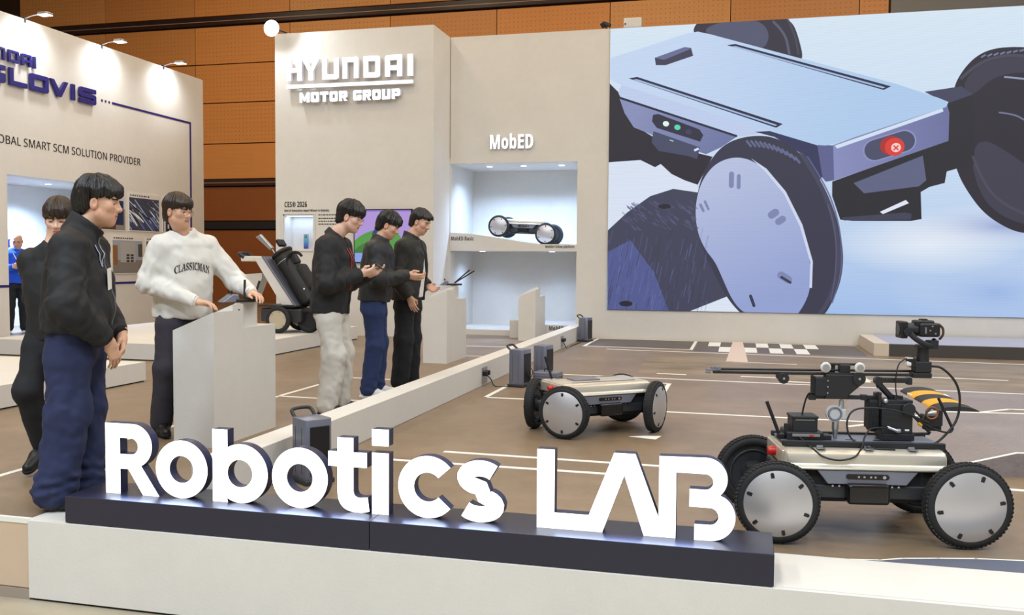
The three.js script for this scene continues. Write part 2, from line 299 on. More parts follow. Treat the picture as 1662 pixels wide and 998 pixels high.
{
  const cap = 0.480, xh = 0.411, b = YB;
  // R
  const R = S2(); R.moveTo(-3.012, b); R.lineTo(-3.012, cap); R.lineTo(-2.86, cap); R.absarc(-2.86, 0.373, 0.107, Math.PI / 2, -Math.PI * 0.36, true); R.lineTo(-2.715, b); R.lineTo(-2.803, b); R.lineTo(-2.884, 0.258); R.lineTo(-2.932, 0.258); R.lineTo(-2.932, b); R.closePath();
  const rh = new THREE.Path(); rh.moveTo(-2.932, 0.41); rh.lineTo(-2.932, 0.33); rh.lineTo(-2.868, 0.33); rh.absarc(-2.868, 0.37, 0.04, -Math.PI / 2, Math.PI / 2, false); rh.closePath(); R.holes.push(rh);
  litLetter('R', 'glowing white capital R at the start of the sign', [R], [-3.012, -2.715, b, cap]);
  litLetter('o', 'glowing white letter o between the capital R and the b', [ringShape(-2.59, 0.2745, 0.14, 0.066)], [-2.73, -2.45, b, xh]);
  const bS = S2(); bS.moveTo(-2.42, b); bS.lineTo(-2.42, cap); bS.lineTo(-2.342, cap); bS.lineTo(-2.342, 0.385); bS.absarc(-2.272, 0.2745, 0.14, Math.PI * 0.68, -Math.PI * 0.68, true); bS.lineTo(-2.342, b); bS.closePath();
  const bh = new THREE.Path(); bh.absarc(-2.276, 0.2745, 0.066, 0, Math.PI * 2, true); bS.holes.push(bh);
  litLetter('b', 'glowing white letter b of the sign', [bS], [-2.42, -2.13, b, cap]);
  litLetter('o', 'glowing white letter o between the b and the t', [ringShape(-1.967, 0.2745, 0.141, 0.066)], [-2.11, -1.826, b, xh]);
  const t = S2(); t.moveTo(-1.776, 0.475); t.lineTo(-1.698, 0.475); t.lineTo(-1.698, 0.41); t.lineTo(-1.632, 0.41); t.lineTo(-1.632, 0.342); t.lineTo(-1.698, 0.342); t.lineTo(-1.698, 0.235); t.quadraticCurveTo(-1.698, 0.202, -1.665, 0.202); t.lineTo(-1.628, 0.206); t.lineTo(-1.62, 0.142); t.quadraticCurveTo(-1.65, 0.132, -1.682, 0.134); t.quadraticCurveTo(-1.776, 0.136, -1.776, 0.226); t.lineTo(-1.776, 0.342); t.lineTo(-1.822, 0.342); t.lineTo(-1.822, 0.41); t.lineTo(-1.776, 0.41); t.closePath();
  litLetter('t', 'glowing white letter t of the sign', [t], [-1.822, -1.62, b, 0.475]);
  litLetter('i', 'glowing white letter i with a square dot', [polyShape([[-1.606, b], [-1.526, b], [-1.526, 0.414], [-1.606, 0.414]]), polyShape([[-1.606, 0.447], [-1.526, 0.447], [-1.526, 0.522], [-1.606, 0.522]])], [-1.606, -1.526, b, 0.522]);
  // stem pin between the dot and the stem
  const cS = S2(), ca = 0.72; cS.absarc(-1.339, 0.2745, 0.14, ca, Math.PI * 2 - ca, false); cS.absarc(-1.339, 0.2745, 0.066, Math.PI * 2 - ca, ca, true); cS.closePath();
  litLetter('c', 'glowing white letter c of the sign', [cS], [-1.479, -1.228, b, xh]);
  // s as a swept band
  const mid = []; const sx = -1.1, top = 0.333, bot = 0.2095;
  for (let k = 0; k <= 14; k++) { const a = 0.62 + (Math.PI * 1.5 - 0.62) * k / 14; mid.push([sx + 0.006 + 0.072 * Math.cos(a), top + 0.0415 * Math.sin(a)]); }
  for (let k = 0; k <= 14; k++) { const a = Math.PI / 2 - (Math.PI * 1.5 - 0.56) * k / 14; mid.push([sx + 0.002 + 0.077 * Math.cos(a), bot + 0.0395 * Math.sin(a)]); }
  mid.splice(15, 1);
  const lft = [], rgt = [];
  for (let i = 0; i < mid.length; i++) { const p = mid[Math.max(0, i - 1)], q = mid[Math.min(mid.length - 1, i + 1)], dx = q[0] - p[0], dy = q[1] - p[1], l = Math.hypot(dx, dy), w = 0.0355; lft.push([mid[i][0] - dy / l * w, mid[i][1] + dx / l * w]); rgt.push([mid[i][0] + dy / l * w, mid[i][1] - dx / l * w]); }
  litLetter('s', 'glowing white letter s before the capitals', [polyShape([...lft, ...rgt.reverse()])], [-1.211, -0.99, b, xh]);
  // joined capitals L A B
  const L = S2(); const A0 = -0.553;
  L.moveTo(-0.839, b); L.lineTo(-0.839, 0.476); L.lineTo(-0.762, 0.476); L.lineTo(-0.762, 0.203); L.lineTo(-0.612, 0.203); L.lineTo(-0.506, 0.478); L.lineTo(-0.416, 0.478); L.lineTo(-0.316, 0.215); L.lineTo(-0.316, 0.476);
  L.lineTo(-0.125, 0.480); L.absarc(-0.125, 0.392, 0.088, Math.PI / 2, -Math.PI * 0.27, true); L.absarc(-0.103, 0.2345, 0.1, Math.PI * 0.30, -Math.PI / 2, true); L.lineTo(-0.168, b); L.lineTo(-0.168, 0.2); L.lineTo(-0.107, 0.2); L.absarc(-0.107, 0.236, 0.036, -Math.PI / 2, Math.PI / 2, false); L.lineTo(-0.19, 0.272); L.lineTo(-0.19, 0.346); L.lineTo(-0.127, 0.346); L.absarc(-0.127, 0.379, 0.033, -Math.PI / 2, Math.PI / 2, false); L.lineTo(-0.245, 0.412); L.lineTo(-0.245, b); L.lineTo(-0.377, b); L.lineTo(-0.4615, 0.385); L.lineTo(A0, b); L.closePath();
  litLetter('LAB', 'glowing white joined capitals L A B ending the sign', [L], [-0.839, -0.006, b, 0.478]);
}
// dark base boxes
for (const [x0, x1, lab] of [[-3.157, -1.573, 'low dark glossy box under the first letters of the lit sign'], [-1.571, 0.15, 'low dark glossy box under the last letters of the lit sign']]) {
  const o = thing('dark_plinth_box', lab, 'sign base', [(x0 + x1) / 2, 0.004, -3.832], 0);
  part('box', bx(-(x1 - x0) / 2, (x1 - x0) / 2, 0, 0.13, -0.153, 0.153, 0.003), mat(0x242434, 0.32, 0.0), o);
}
// squarish lettering made of bars: strokes given on a unit cell
function bars(glyph, w, h, t) {   // list of rectangles / polygons in a w x h cell with stroke t
  const r = (x0, y0, x1, y1) => polyShape([[x0, y0], [x1, y0], [x1, y1], [x0, y1]]), c = 0.35 * t;
  const frame = (open) => { const s = S2(); s.moveTo(c, 0); s.lineTo(w - c, 0); s.lineTo(w, c); s.lineTo(w, h - c); s.lineTo(w - c, h); s.lineTo(c, h); s.lineTo(0, h - c); s.lineTo(0, c); s.closePath(); const k = polyShape([[t, t], [t, h - t], [w - t, h - t], [w - t, t]]); s.holes.push(new THREE.Path(k.getPoints())); return s; };
  switch (glyph) {
    case 'H': return [r(0, 0, t, h), r(w - t, 0, w, h), r(t, h / 2 - t * 0.45, w - t, h / 2 + t * 0.45)];
    case 'Y': return [polyShape([[w / 2 - t / 2, 0], [w / 2 + t / 2, 0], [w / 2 + t / 2, h * 0.42], [w, h], [w - t * 1.15, h], [w / 2, h * 0.57], [t * 1.15, h], [0, h], [w / 2 - t / 2, h * 0.42]])];
    case 'U': return [polyShape([[0, 0], [w - c, 0], [w, c], [w, h], [w - t, h], [w - t, t], [t, t], [t, h], [0, h]])];
    case 'N': return [polyShape([[0, 0], [t, 0], [t, h - t], [w - t, h - t], [w - t, 0], [w, 0], [w, h - c], [w - c, h], [0, h]])];
    case 'D': { const s = polyShape([[0, 0], [w - c, 0], [w, c], [w, h - c], [w - c, h], [0, h]]); s.holes.push(new THREE.Path(polyShape([[t, t], [t, h - t], [w - t, h - t], [w - t, t]]).getPoints())); return [s]; }
    case 'A': { const s = polyShape([[0, 0], [t, 0], [t, h * 0.3], [w - t, h * 0.3], [w - t, 0], [w, 0], [w, h], [c, h], [0, h - c]]); s.holes.push(new THREE.Path(polyShape([[t, h * 0.3 + t * 0.9], [t, h - t], [w - t, h - t], [w - t, h * 0.3 + t * 0.9]]).getPoints())); return [s]; }
    case 'I': return [r(0, 0, t, h)];
    case 'O': return [frame()];
    case 'L': return [polyShape([[0, 0], [w, 0], [w, t], [t, t], [t, h], [0, h]])];
    case 'V': return [polyShape([[w / 2 - t * 0.55, 0], [w / 2 + t * 0.55, 0], [w, h], [w - t * 1.1, h], [w / 2, t * 1.35], [t * 1.1, h], [0, h]])];
    case 'S': return [polyShape([[0, 0], [w - c, 0], [w, c], [w, h / 2 + t / 2 - c], [w - c, h / 2 + t / 2], [t, h / 2 + t / 2], [t, h - t], [w, h - t], [w, h], [c, h], [0, h - c], [0, h / 2 - t / 2 + c], [c, h / 2 - t / 2], [w - t, h / 2 - t / 2], [w - t, t], [0, t]])];
    case 'G': return [polyShape([[c, 0], [w - c, 0], [w, c], [w, h * 0.55], [w * 0.45, h * 0.55], [w * 0.45, h * 0.55 - t], [w - t, h * 0.55 - t], [w - t, t], [t, t], [t, h - t], [w, h - t], [w, h], [c, h], [0, h - c], [0, c]])];
    case 'M': return [polyShape([[0, 0], [t, 0], [t, h * 0.62], [w / 2 - t * 0.3, h * 0.12], [w / 2 + t * 0.3, h * 0.12], [w - t, h * 0.62], [w - t, 0], [w, 0], [w, h], [w - t * 0.9, h], [w / 2, h * 0.45], [t * 0.9, h], [0, h]])];
    case 'T': return [polyShape([[w / 2 - t / 2, 0], [w / 2 + t / 2, 0], [w / 2 + t / 2, h - t], [w, h - t], [w, h], [0, h], [0, h - t], [w / 2 - t / 2, h - t]])];
    case 'R': { const s = polyShape([[0, 0], [t, 0], [t, h * 0.33], [w * 0.5, h * 0.33], [w - t, 0], [w, 0], [w * 0.72, h * 0.33], [w - c, h * 0.33], [w, h * 0.33 + c], [w, h - c], [w - c, h], [0, h]]); s.holes.push(new THREE.Path(polyShape([[t, h * 0.33 + t * 0.9], [t, h - t], [w - t, h - t], [w - t, h * 0.33 + t * 0.9]]).getPoints())); return [s]; }
    case 'P': { const s = polyShape([[0, 0], [t, 0], [t, h * 0.3], [w - c, h * 0.3], [w, h * 0.3 + c], [w, h - c], [w - c, h], [0, h]]); s.holes.push(new THREE.Path(polyShape([[t, h * 0.3 + t * 0.9], [t, h - t], [w - t, h - t], [w - t, h * 0.3 + t * 0.9]]).getPoints())); return [s]; }
  }
}
// company sign on the tower: white lit bars, one thing with a part for each letter
{
  const o = thing('company_sign', 'lit white company lettering with an underline high on the tower wall', 'sign', [0, 0, TZ]);
  const put = (ch, x, y, w, h, t) => { const s = bars(ch, w, h, t); part('letter_side', merge(s.map((q) => shapeGeo(q, 0.07))).translate(x, y, 0.04), letterSideW, o); part('lit_letter_sign', merge(s.map((q) => shapeGeo(q, 0.004))).translate(x, y, 0.11), glowMat, o); };
  const letterSideW = mat(0xe6e6ee, 0.5);
  const H = 0.355, T = 0.083, y1 = 4.368; let xs = [[-7.655, 0.285], [-7.375, 0.315], [-7.02, 0.3], [-6.665, 0.29], [-6.3, 0.295], [-5.93, 0.30], [-5.55, 0.08]];
  xs = xs.map(([x, w]) => [x + 0.0, w]);
  ['H', 'Y', 'U', 'N', 'D', 'A', 'I'].forEach((c, i) => put(c, xs[i][0] + i * 0.018, y1, xs[i][1], H, c === 'I' ? 0.09 : T));
  part('letter_side', bx(-7.657, -5.35, 4.243, 4.3, 0.04, 0.11), letterSideW, o); part('lit_bar_sign', bx(-7.657, -5.35, 4.243, 4.3, 0.11, 0.114), glowMat, o);
  let x = -7.41; const hh = 0.168;
  for (const c of 'MOTOR GROUP') { if (c === ' ') { x += 0.085; continue; } const w = c === 'M' ? 0.185 : 0.146; put(c, x, 3.995, w, hh, 0.05); x += w + 0.028; }
  for (const [y, h2, w] of [[4.55, 0.36, 2.3], [4.27, 0.06, 2.3], [4.08, 0.17, 1.8]]) { const l = new THREE.RectAreaLight(new THREE.Color().setRGB(...LETTER.color), 1.0, w, h2 * 0.7); l.position.set(-6.5, y, 0.125); l.rotation.y = Math.PI; o.add(l); }
}
const fontBold = await new FontLoader().loadAsync('fonts/droid/droid_sans_bold.typeface.json');
const fontReg = await new FontLoader().loadAsync('fonts/droid/droid_sans_regular.typeface.json');
const fontSerif = await new FontLoader().loadAsync('fonts/droid/droid_serif_bold.typeface.json');
function textGeo(str, size, depth, font, width) {   // base line at y = 0, left at x = 0; scaled to the width asked
  const shapes = font.generateShapes(str, size), g = new THREE.ExtrudeGeometry(shapes, { depth, bevelEnabled: false, curveSegments: 5 });
  g.computeBoundingBox(); const b = g.boundingBox; g.translate(-b.min.x, 0, 0); if (width) g.scale(width / (b.max.x - b.min.x), 1, 1); return g;
}
{ // niche title
  const o = thing('niche_title', 'lit white lettering above the display niche', 'sign', [-4.27, 3.246, ZW]);
  part('letter_side', textGeo('MobED', 0.24, 0.04, fontBold, 0.765).translate(0, 0, 0.02), mat(0xdedee6, 0.5), o); part('lit_letter_sign', textGeo('MobED', 0.24, 0.004, fontBold, 0.765).translate(0, 0, 0.06), glowMat, o);
  const l = new THREE.RectAreaLight(new THREE.Color().setRGB(...LETTER.color), 1.0, 0.7, 0.15); l.position.set(0.38, 0.09, 0.07); l.rotation.y = Math.PI; o.add(l);
}
function wallText(name, label, str, size, width, [x, y, z], ry, m = M.print, font = fontBold, depth = 0.003) {
  const o = single(name, label, 'lettering', textGeo(str, size, depth, font, width), m); o.position.set(x, y, z); o.rotation.y = ry; return o;
}
wallText('award_caption', 'black award heading above the small lit recess', 'CES® 2026', 0.095, 0.43, [-7.765, 2.215, TZ], 0);
wallText('award_subtitle', 'small black line of text under the award heading', 'Best of Innovation Award Winner in Robotics', 0.042, 0.85, [-7.765, 2.135, TZ], 0);
wallText('shelf_caption', 'small dark caption at the ramp end of the niche shelf', 'MobED Basic', 0.07, 0.42, [nx0 + 0.02, 1.66, ZW + 0.01], 0);
wallText('shelf_caption', 'tiny dark caption under the niche robot wheels', 'Mobile Follow platform', 0.045, 0.5, [-3.28, 1.535, ZW + 0.01], 0);
wallText('sill_caption', 'small dark caption on the raised niche sill', 'MobED', 0.075, 0.26, [-3.2, 0.11, ZW + 0.02], 0);
// neighbour stand lettering: blue raised letters along the left wall (reads along -z)
{
  const o = thing('neighbour_sign', 'raised navy blue company lettering on the neighbouring stand wall', 'sign', [XL, 0, 0], Math.PI / 2);
  // local x runs along -z of the world
  const put = (ch, x, y, w, h, t) => part('letter', merge(bars(ch, w, h, t).map((q) => shapeGeo(q, 0.05, 0.004))).translate(x, y, 0.02), M.navy, o);
  let x = 11.3; for (const c of 'HYU') { put(c, x, 4.475, 0.21, 0.195, 0.043); x += 0.275; }
  [['N', 12.12, 0.21], ['D', 12.405, 0.215], ['A', 12.685, 0.205], ['I', 12.945, 0.043]].forEach(([c, a, w]) => put(c, a, 4.475, w, 0.195, 0.043));
  [['G', 11.93, 0.4], ['L', 12.42, 0.37], ['O', 12.86, 0.41], ['V', 13.31, 0.43], ['I', 13.83, 0.085], ['S', 14.03, 0.42]].forEach(([c, a, w]) => put(c, a, 4.105, w, 0.28, 0.078));
}
{
  const o = thing('wall_line', 'navy line with dots running from the blue lettering down the stand wall', 'line', [XL, 0, 0], Math.PI / 2);
  for (const k of [0, 1, 2]) part('dot', bx(14.66 + k * 0.1, 14.70 + k * 0.1, 4.225, 4.262, 0, 0.008), M.navy, o);
  part('bar', bx(14.96, 17.5, 4.222, 4.262, 0, 0.008), M.navy, o); part('bar', bx(17.45, 17.5, 0.81, 4.222, 0, 0.008), M.navy, o); part('bar', bx(14.3, 17.45, 0.81, 0.85, 0, 0.008), M.navy, o); part('bar', bx(9.0, 12.38, 0.81, 0.85, 0, 0.008), M.navy, o);
}
wallText('neighbour_slogan', 'black line of capital lettering under the blue sign', 'GLOBAL SMART SCM SOLUTION PROVIDER', 0.135, 3.8, [XL + 0.002, 3.15, -11.98], Math.PI / 2, M.print, fontReg);
wallText('room_sign', 'navy capital lettering on the back wall of the recess', 'GLOVIS', 0.3, 1.75, [-13.4, 1.12, -13.55], Math.PI / 2, M.navy, fontBold, 0.02);
wallText('room_sign', 'small navy lettering above the recess sign', 'HYUNDAI', 0.15, 0.9, [-13.4, 1.5, -13.4], Math.PI / 2, M.navy, fontBold, 0.02);
const SCREEN_SHAPES = [["p","#3e4058",[3,1196,-1,842,67,759,176,692,270,666,377,687,406,835,501,1010,542,1110,530,1184]],["p","#e2ecfa",[345,1177,509,1107,569,1184,345,1188]],["p","#515a92",[3,1196,0,932,96,883,194,1013,265,1190]],["p","#dfe9fa",[-5,546,133,546,221,564,269,612,363,647,377,687,270,670,176,699,81,766,-1,842]],["p","#262430",[-9,218,40,267,61,329,117,412,186,455,374,527,427,541,369,654,316,635,262,608,217,566,194,579,133,548,-5,555]],["s","#302e3e",[339,49,346,-4,429,-41,635,-35,724,5,752,68,780,185,665,193,484,120]],["s","#525672",[382,35,407,8,508,-10,610,1,647,65,613,126,457,79]],["s","#282431",[1308,459,1326,297,1354,236,1398,183,1454,155,1533,150,1655,165,1747,290,1762,715,1678,856,1591,856,1532,837,1450,781,1390,699,1347,617]],["s","#3d3a4c",[1395,561,1430,487,1534,552,1672,665,1677,825,1590,825,1484,775,1424,687]],["s","#3b3849",[1355,286,1410,214,1500,187,1657,201,1659,262,1547,245,1457,265,1391,337]],["p","#23222c",[1299,340,1396,325,1410,587,1312,616,1306,660,1250,675,1237,545]],["p","#40435c",[1225,308,1355,292,1396,325,1305,356]],["p","#201f29",[894,649,1245,520,1256,672,1221,694,1227,799,1188,806,977,805,928,800,895,706]],["p","#5d6384",[974,656,1225,553,1240,649,1214,672,1014,697]],["p","#e8eefc",[1074,770,1168,724,1180,737,1086,779]],["p","#3c3f55",[934,791,1170,773,1191,779,1189,801,940,803]],["p",["#8d94c4","#6d74a4",847,511,1314,459],[834,498,890,506,1305,356,1315,391,1315,499,906,643,869,649,853,628]],["p","#5d6290",[834,504,894,506,901,644,870,649,852,628]],["p",["#c9dcf8","#b2d0f2",327,99,968,450],[-10,125,313,37,359,31,411,45,1114,271,1275,333,1311,350,1303,369,902,499,865,506,828,501,721,471,645,446,593,444,47,288,37,267,49,236,-9,204]],["p","#d9e8fc",[900,507,1290,373,1294,386,909,519]],["p","#c3d3f3",[40,250,53,236,651,443,594,455,523,464,44,289]],["p",["#8a92bd","#6f78a6",130,331,465,502],[41,288,523,461,459,504,400,530,186,448,103,412,64,352]],["p","#1d2140",[41,282,524,456,522,464,43,292]],["p","#2b2b40",[182,363,204,360,372,428,388,452,376,478,199,417,179,390]],["p","#454a66",[185,430,376,502,364,549,329,536,207,512,178,476]],["p","#dfe8ff",[350,510,368,502,374,510,355,518]],["p","#9ad8c8",[253,466,269,472,267,476,251,470]],["p","#1f2240",[477,92,509,89,1102,282,1076,295]],["p","#a9c0e6",[492,98,510,97,1083,285,1073,289]],["p","#1f2240",[80,209,114,204,700,416,675,430]],["p","#a9c0e6",[95,214,114,213,680,419,672,423]],["p","#3f3c56",[186,129,307,91,333,96,342,128,230,161,191,159]],["p","#666f98",[186,129,307,91,334,99,224,139]],["p","#30345a",[593,444,651,443,834,504,856,628,838,654,773,535,670,467]],["s","#34344a",[360,822,367,687,395,594,452,508,517,470,607,457,683,472,773,533,850,638,909,771,943,914,941,1019,918,1104,863,1210,687,1248,530,1184,408,957]],["s",["#bcc6e6","#97a6d8",467,595,684,1101],[360,768,370,685,395,621,440,568,505,543,573,552,638,598,713,691,779,823,820,967,822,1073,801,1139,762,1199,661,1222,563,1181,516,1128,475,1037,445,970,405,923,373,856]],["p","#d5def5",[578,549,641,593,718,686,785,820,828,967,827,1073,817,1073,818,970,775,826,711,696,635,603]]];
const SCREEN_SLOTS = [[504,636,20,67,0],[533,644,15,61,0],[388,749,11,39,-25],[407,739,10,44,-25],[672,775,47,30,-35],[700,802,45,27,-35],[721,1032,63,30,32],[726,1042,50,10,32],[596,1129,12,53,-20]];
// ---------- giant screen ----------
{
  const W = 2048, Hh = 1176;
  const tex = canvasTex(W, Hh, (c) => {
    const g = c.createLinearGradient(0, 0, 0, Hh); g.addColorStop(0, '#dcecfa'); g.addColorStop(0.45, '#cfe4fa'); g.addColorStop(0.72, '#c2d8f6'); g.addColorStop(1, '#a6c4f0'); c.fillStyle = g; c.fillRect(0, 0, W, Hh);
    const soft = (x, y, rx, ry, col, a) => { c.save(); c.translate(x, y); c.scale(1, ry / rx); const q = c.createRadialGradient(0, 0, 0, 0, 0, rx); q.addColorStop(0, col); q.addColorStop(1, 'rgba(255,255,255,0)'); c.globalAlpha = a; c.fillStyle = q; c.beginPath(); c.arc(0, 0, rx, 0, 7); c.fill(); c.restore(); };
    soft(1500, 830, 420, 90, '#8f9fd4', 0.8); soft(1250, 900, 360, 120, '#eef6ff', 0.9); soft(1500, 1080, 400, 160, '#8fb0e8', 0.5);
    for (const [k, col, p] of SCREEN_SHAPES) {
      c.beginPath(); const n = p.length / 2, P = (i) => [p[2 * ((i + n) % n)], p[2 * ((i + n) % n) + 1]];
      if (k === 'p') for (let i = 0; i < n; i++) c.lineTo(...P(i));
      else { const m0 = [(P(0)[0] + P(-1)[0]) / 2, (P(0)[1] + P(-1)[1]) / 2]; c.moveTo(...m0); for (let i = 0; i < n; i++) { const a = P(i), b = P(i + 1); c.quadraticCurveTo(a[0], a[1], (a[0] + b[0]) / 2, (a[1] + b[1]) / 2); } }
      c.closePath();
      if (Array.isArray(col)) { const q = c.createLinearGradient(col[2], col[3], col[4], col[5]); q.addColorStop(0, col[0]); q.addColorStop(1, col[1]); c.fillStyle = q; } else c.fillStyle = col;
      c.fill();
    }
    const pill = (x, y, w, h, a, col) => { c.save(); c.translate(x, y); c.rotate(a * Math.PI / 180); c.fillStyle = col; const r = Math.min(w, h) / 2; c.beginPath(); c.roundRect(-w / 2, -h / 2, w, h, r); c.fill(); c.restore(); };
    SCREEN_SLOTS.forEach(([x, y, w, h, a], i) => pill(x, y, w, h, a, i === 7 || i === 8 ? '#30344e' : '#7f8ab4'));
    pill(1103, 512, 200, 88, -17, '#8f96c4'); pill(1103, 512, 188, 78, -17, '#474b68');
    c.fillStyle = '#b02a28'; c.beginPath(); c.ellipse(1108, 512, 40, 37, 0, 0, 7); c.fill(); c.fillStyle = '#e23a32'; c.beginPath(); c.ellipse(1122, 517, 36, 35, 0, 0, 7); c.fill(); c.fillStyle = '#ffd6d2'; c.beginPath(); c.ellipse(1127, 520, 18, 18, 0, 0, 7); c.fill(); c.strokeStyle = '#e23a32'; c.lineWidth = 5; c.beginPath(); c.moveTo(1118, 512); c.lineTo(1136, 530); c.moveTo(1136, 512); c.lineTo(1118, 530); c.stroke();
    for (const [x, y, col] of [[236, 401, '#e9fff6'], [283, 417, '#57e0b4'], [329, 437, '#3d3a63']]) { c.fillStyle = col; c.beginPath(); c.ellipse(x, y, 13, 11, 0.3, 0, 7); c.fill(); }
    // tyre tread blocks and the streaked wet ground
    c.strokeStyle = '#6a7198'; c.lineWidth = 9; for (let k = 0; k < 12; k++) { const t = k / 11, x = 560 + t * 190, y = 478 + t * t * 70; c.globalAlpha = 0.85; c.beginPath(); c.moveTo(x, y); c.lineTo(x + 20, y + 26); c.stroke(); }
    c.strokeStyle = '#7d86b0'; c.lineWidth = 7; for (let k = 0; k < 8; k++) { c.beginPath(); c.moveTo(1420 + k * 22, 186 - k * 3); c.lineTo(1436 + k * 22, 176 - k * 2); c.stroke(); }
    const arc = (pts, col, w) => { c.strokeStyle = col; c.lineWidth = w; c.lineJoin = c.lineCap = 'round'; c.beginPath(); c.moveTo(...pts[0]); for (let i = 1; i < pts.length - 1; i++) c.quadraticCurveTo(pts[i][0], pts[i][1], (pts[i][0] + pts[i + 1][0]) / 2, (pts[i][1] + pts[i + 1][1]) / 2); c.lineTo(...pts[pts.length - 1]); c.stroke(); };
    arc([[656, 9], [702, 53], [719, 137]], '#5d617c', 10); arc([[711, 4], [740, 61], [754, 139]], '#494960', 8); arc([[1354, 261], [1410, 204], [1500, 181], [1570, 187], [1657, 201]], '#4c495c', 12); arc([[1490, 396], [1541, 404], [1577, 427]], '#8187a6', 6); arc([[1505, 263], [1572, 273]], '#a9b2d4', 7);
    arc([[773, 535], [850, 654], [900, 784], [926, 914], [921, 1032], [889, 1131], [850, 1191]], '#46465f', 16); arc([[798, 549], [865, 654], [915, 778], [938, 914], [934, 1032], [905, 1130]], '#62668a', 6); arc([[1403, 562], [1441, 662], [1506, 738], [1589, 782]], '#4a475a', 10);
    c.strokeStyle = '#5c6080'; c.lineWidth = 4; c.beginPath(); c.moveTo(880, 740); c.quadraticCurveTo(940, 900, 900, 1120); c.stroke();
    c.lineWidth = 3; for (let k = 0; k < 150; k++) { const x = rr(0, 420), y = rr(830, 1150), l = rr(20, 90); c.globalAlpha = rr(0.15, 0.5); c.strokeStyle = rnd() < 0.6 ? '#7480c0' : '#2a2b40'; c.beginPath(); c.moveTo(x, y); c.lineTo(x - l * 0.2, y + l); c.stroke(); }
    for (let k = 0; k < 90; k++) { const x = rr(60, 360), y = rr(720, 830); c.globalAlpha = rr(0.3, 0.7); c.strokeStyle = '#565a80'; c.lineWidth = rr(3, 8); c.beginPath(); c.moveTo(x, y); c.lineTo(x + 14, y + 12); c.stroke(); }
    c.globalAlpha = 1; c.fillStyle = '#1d1d2c'; c.beginPath(); c.ellipse(80, 1150, 28, 12, 0, 0, 7); c.fill(); c.beginPath(); c.ellipse(236, 742, 26, 10, 0, 0, 7); c.fill();
    c.globalAlpha = 0.05; c.fillStyle = '#20305a'; for (let y = 0; y < Hh; y += 6) c.fillRect(0, y, W, 2); c.globalAlpha = 1;
  });
  const o = thing('video_screen', 'giant video wall showing a close-up of a silver four-wheeled robot', 'screen', [-2.2, 0.495, ZW]);
  const scr = new THREE.PlaneGeometry(8.2, 4.705).translate(4.1, 2.3525, 0.026);
  part('screen_image', scr, new THREE.MeshStandardMaterial({ color: 0x050507, roughness: 0.6, emissive: 0xffffff, emissiveMap: tex, emissiveIntensity: 0.95 }), o);
  part('cabinet', bx(0, 8.2, 0, 4.705, 0.002, 0.024), M.blackMatte, o);
  const l = new THREE.RectAreaLight(new THREE.Color().setRGB(0.72, 0.83, 1.0), 0.25, 8.0, 4.6); l.position.set(4.1, 2.35, 0.035); l.rotation.y = Math.PI; o.add(l);
}
// ---------- lamps of the stands ----------
for (const [z, lab] of [[-12.83, 'small arm spotlight on the wall top above the blue lettering'], [-14.7, 'small arm spotlight on the wall top above the end of the blue lettering'], [-16.56, 'small arm spotlight on the wall top near the wall corner']]) {
  const o = thing('arm_spotlight', lab, 'spotlight', [XL, 5.26, z]);
  part('clamp', bx(-0.05, 0.012, -0.06, 0.03, -0.02, 0.02, 0.004), M.darkGrey, o);
  part('arm', tube([[0, 0.01, 0], [0.15, 0.05, 0], [0.34, 0.06, 0]], 0.009, 12, 6), M.steel, o);
  part('head', bx(0.3, 0.5, 0.045, 0.085, -0.07, 0.07, 0.015), M.steel, o);
  part('lamp_face', bx(0.305, 0.495, 0.037, 0.046, -0.065, 0.065), mat(0xffffff, 0.4, 0, { emissive: new THREE.Color().setRGB(...SPOT.color), emissiveIntensity: 5 }), o);
  const l = new THREE.SpotLight(new THREE.Color().setRGB(...SPOT.color), SPOT.power, 0, 1.15, 1.0); l.position.set(0.4, 0.03, 0); l.target.position.set(0.0, -0.6, 0); l.shadow.radius = 6; l.castShadow = true; o.add(l, l.target);
}
{
  const o = thing('ball_spotlight', 'glaring round spotlight on the left top corner of the tower wall', 'spotlight', [-7.75, 5.19, TZ + 0.42]);
  part('bracket', rod([0, 0.02, -0.1], [0, 0.05, -0.5], 0.015), M.darkGrey, o); part('housing', new THREE.SphereGeometry(0.1, 20, 14, 0, Math.PI * 2, 0, Math.PI / 2).rotateX(-Math.PI / 2).translate(0, 0, -0.02), M.darkGrey, o);
  part('lamp_lens', new THREE.SphereGeometry(0.135, 24, 16).scale(1, 1, 0.55).translate(0, 0, 0.03), mat(0xffffff, 0.4, 0, { emissive: new THREE.Color().setRGB(...SPOT.color), emissiveIntensity: 9 }), o);
  const l = new THREE.PointLight(new THREE.Color().setRGB(...SPOT.color), 7); l.position.set(0, 0, 0.03); l.shadow.radius = 4; l.castShadow = true; o.add(l);
}
function downlight(label, [x, y, z], power, group) {
  const o = thing('downlight', label, 'downlight', [x, y, z], 0, group);
  part('ring', new THREE.RingGeometry(0.05, 0.075, 24).rotateX(Math.PI / 2).translate(0, -0.004, 0), M.white, o);
  part('lamp_disc', cyl(0.052, 0.052, 0.008, [0, -0.002, 0]), mat(0xffffff, 0.4, 0, { emissive: new THREE.Color().setRGB(...NICHE.color), emissiveIntensity: 6 }), o);
  const l = new THREE.SpotLight(new THREE.Color().setRGB(...NICHE.color), power, 0, 1.2, 0.9); l.position.set(0, -0.02, 0); l.target.position.set(0, -1, 0); l.shadow.radius = 3; l.castShadow = true; o.add(l, l.target);
}
for (const x of [-4.45, -3.82, -3.12]) downlight('small round downlight in the ceiling of the display niche', [x, 3.01, -15.9], NICHE.power, 'niche downlights');
for (const x of [-4.6, -3.3]) downlight('small round downlight under the niche shelf', [x, 1.48, -16.0], NICHE.power * 0.32, 'downlights under the shelf');
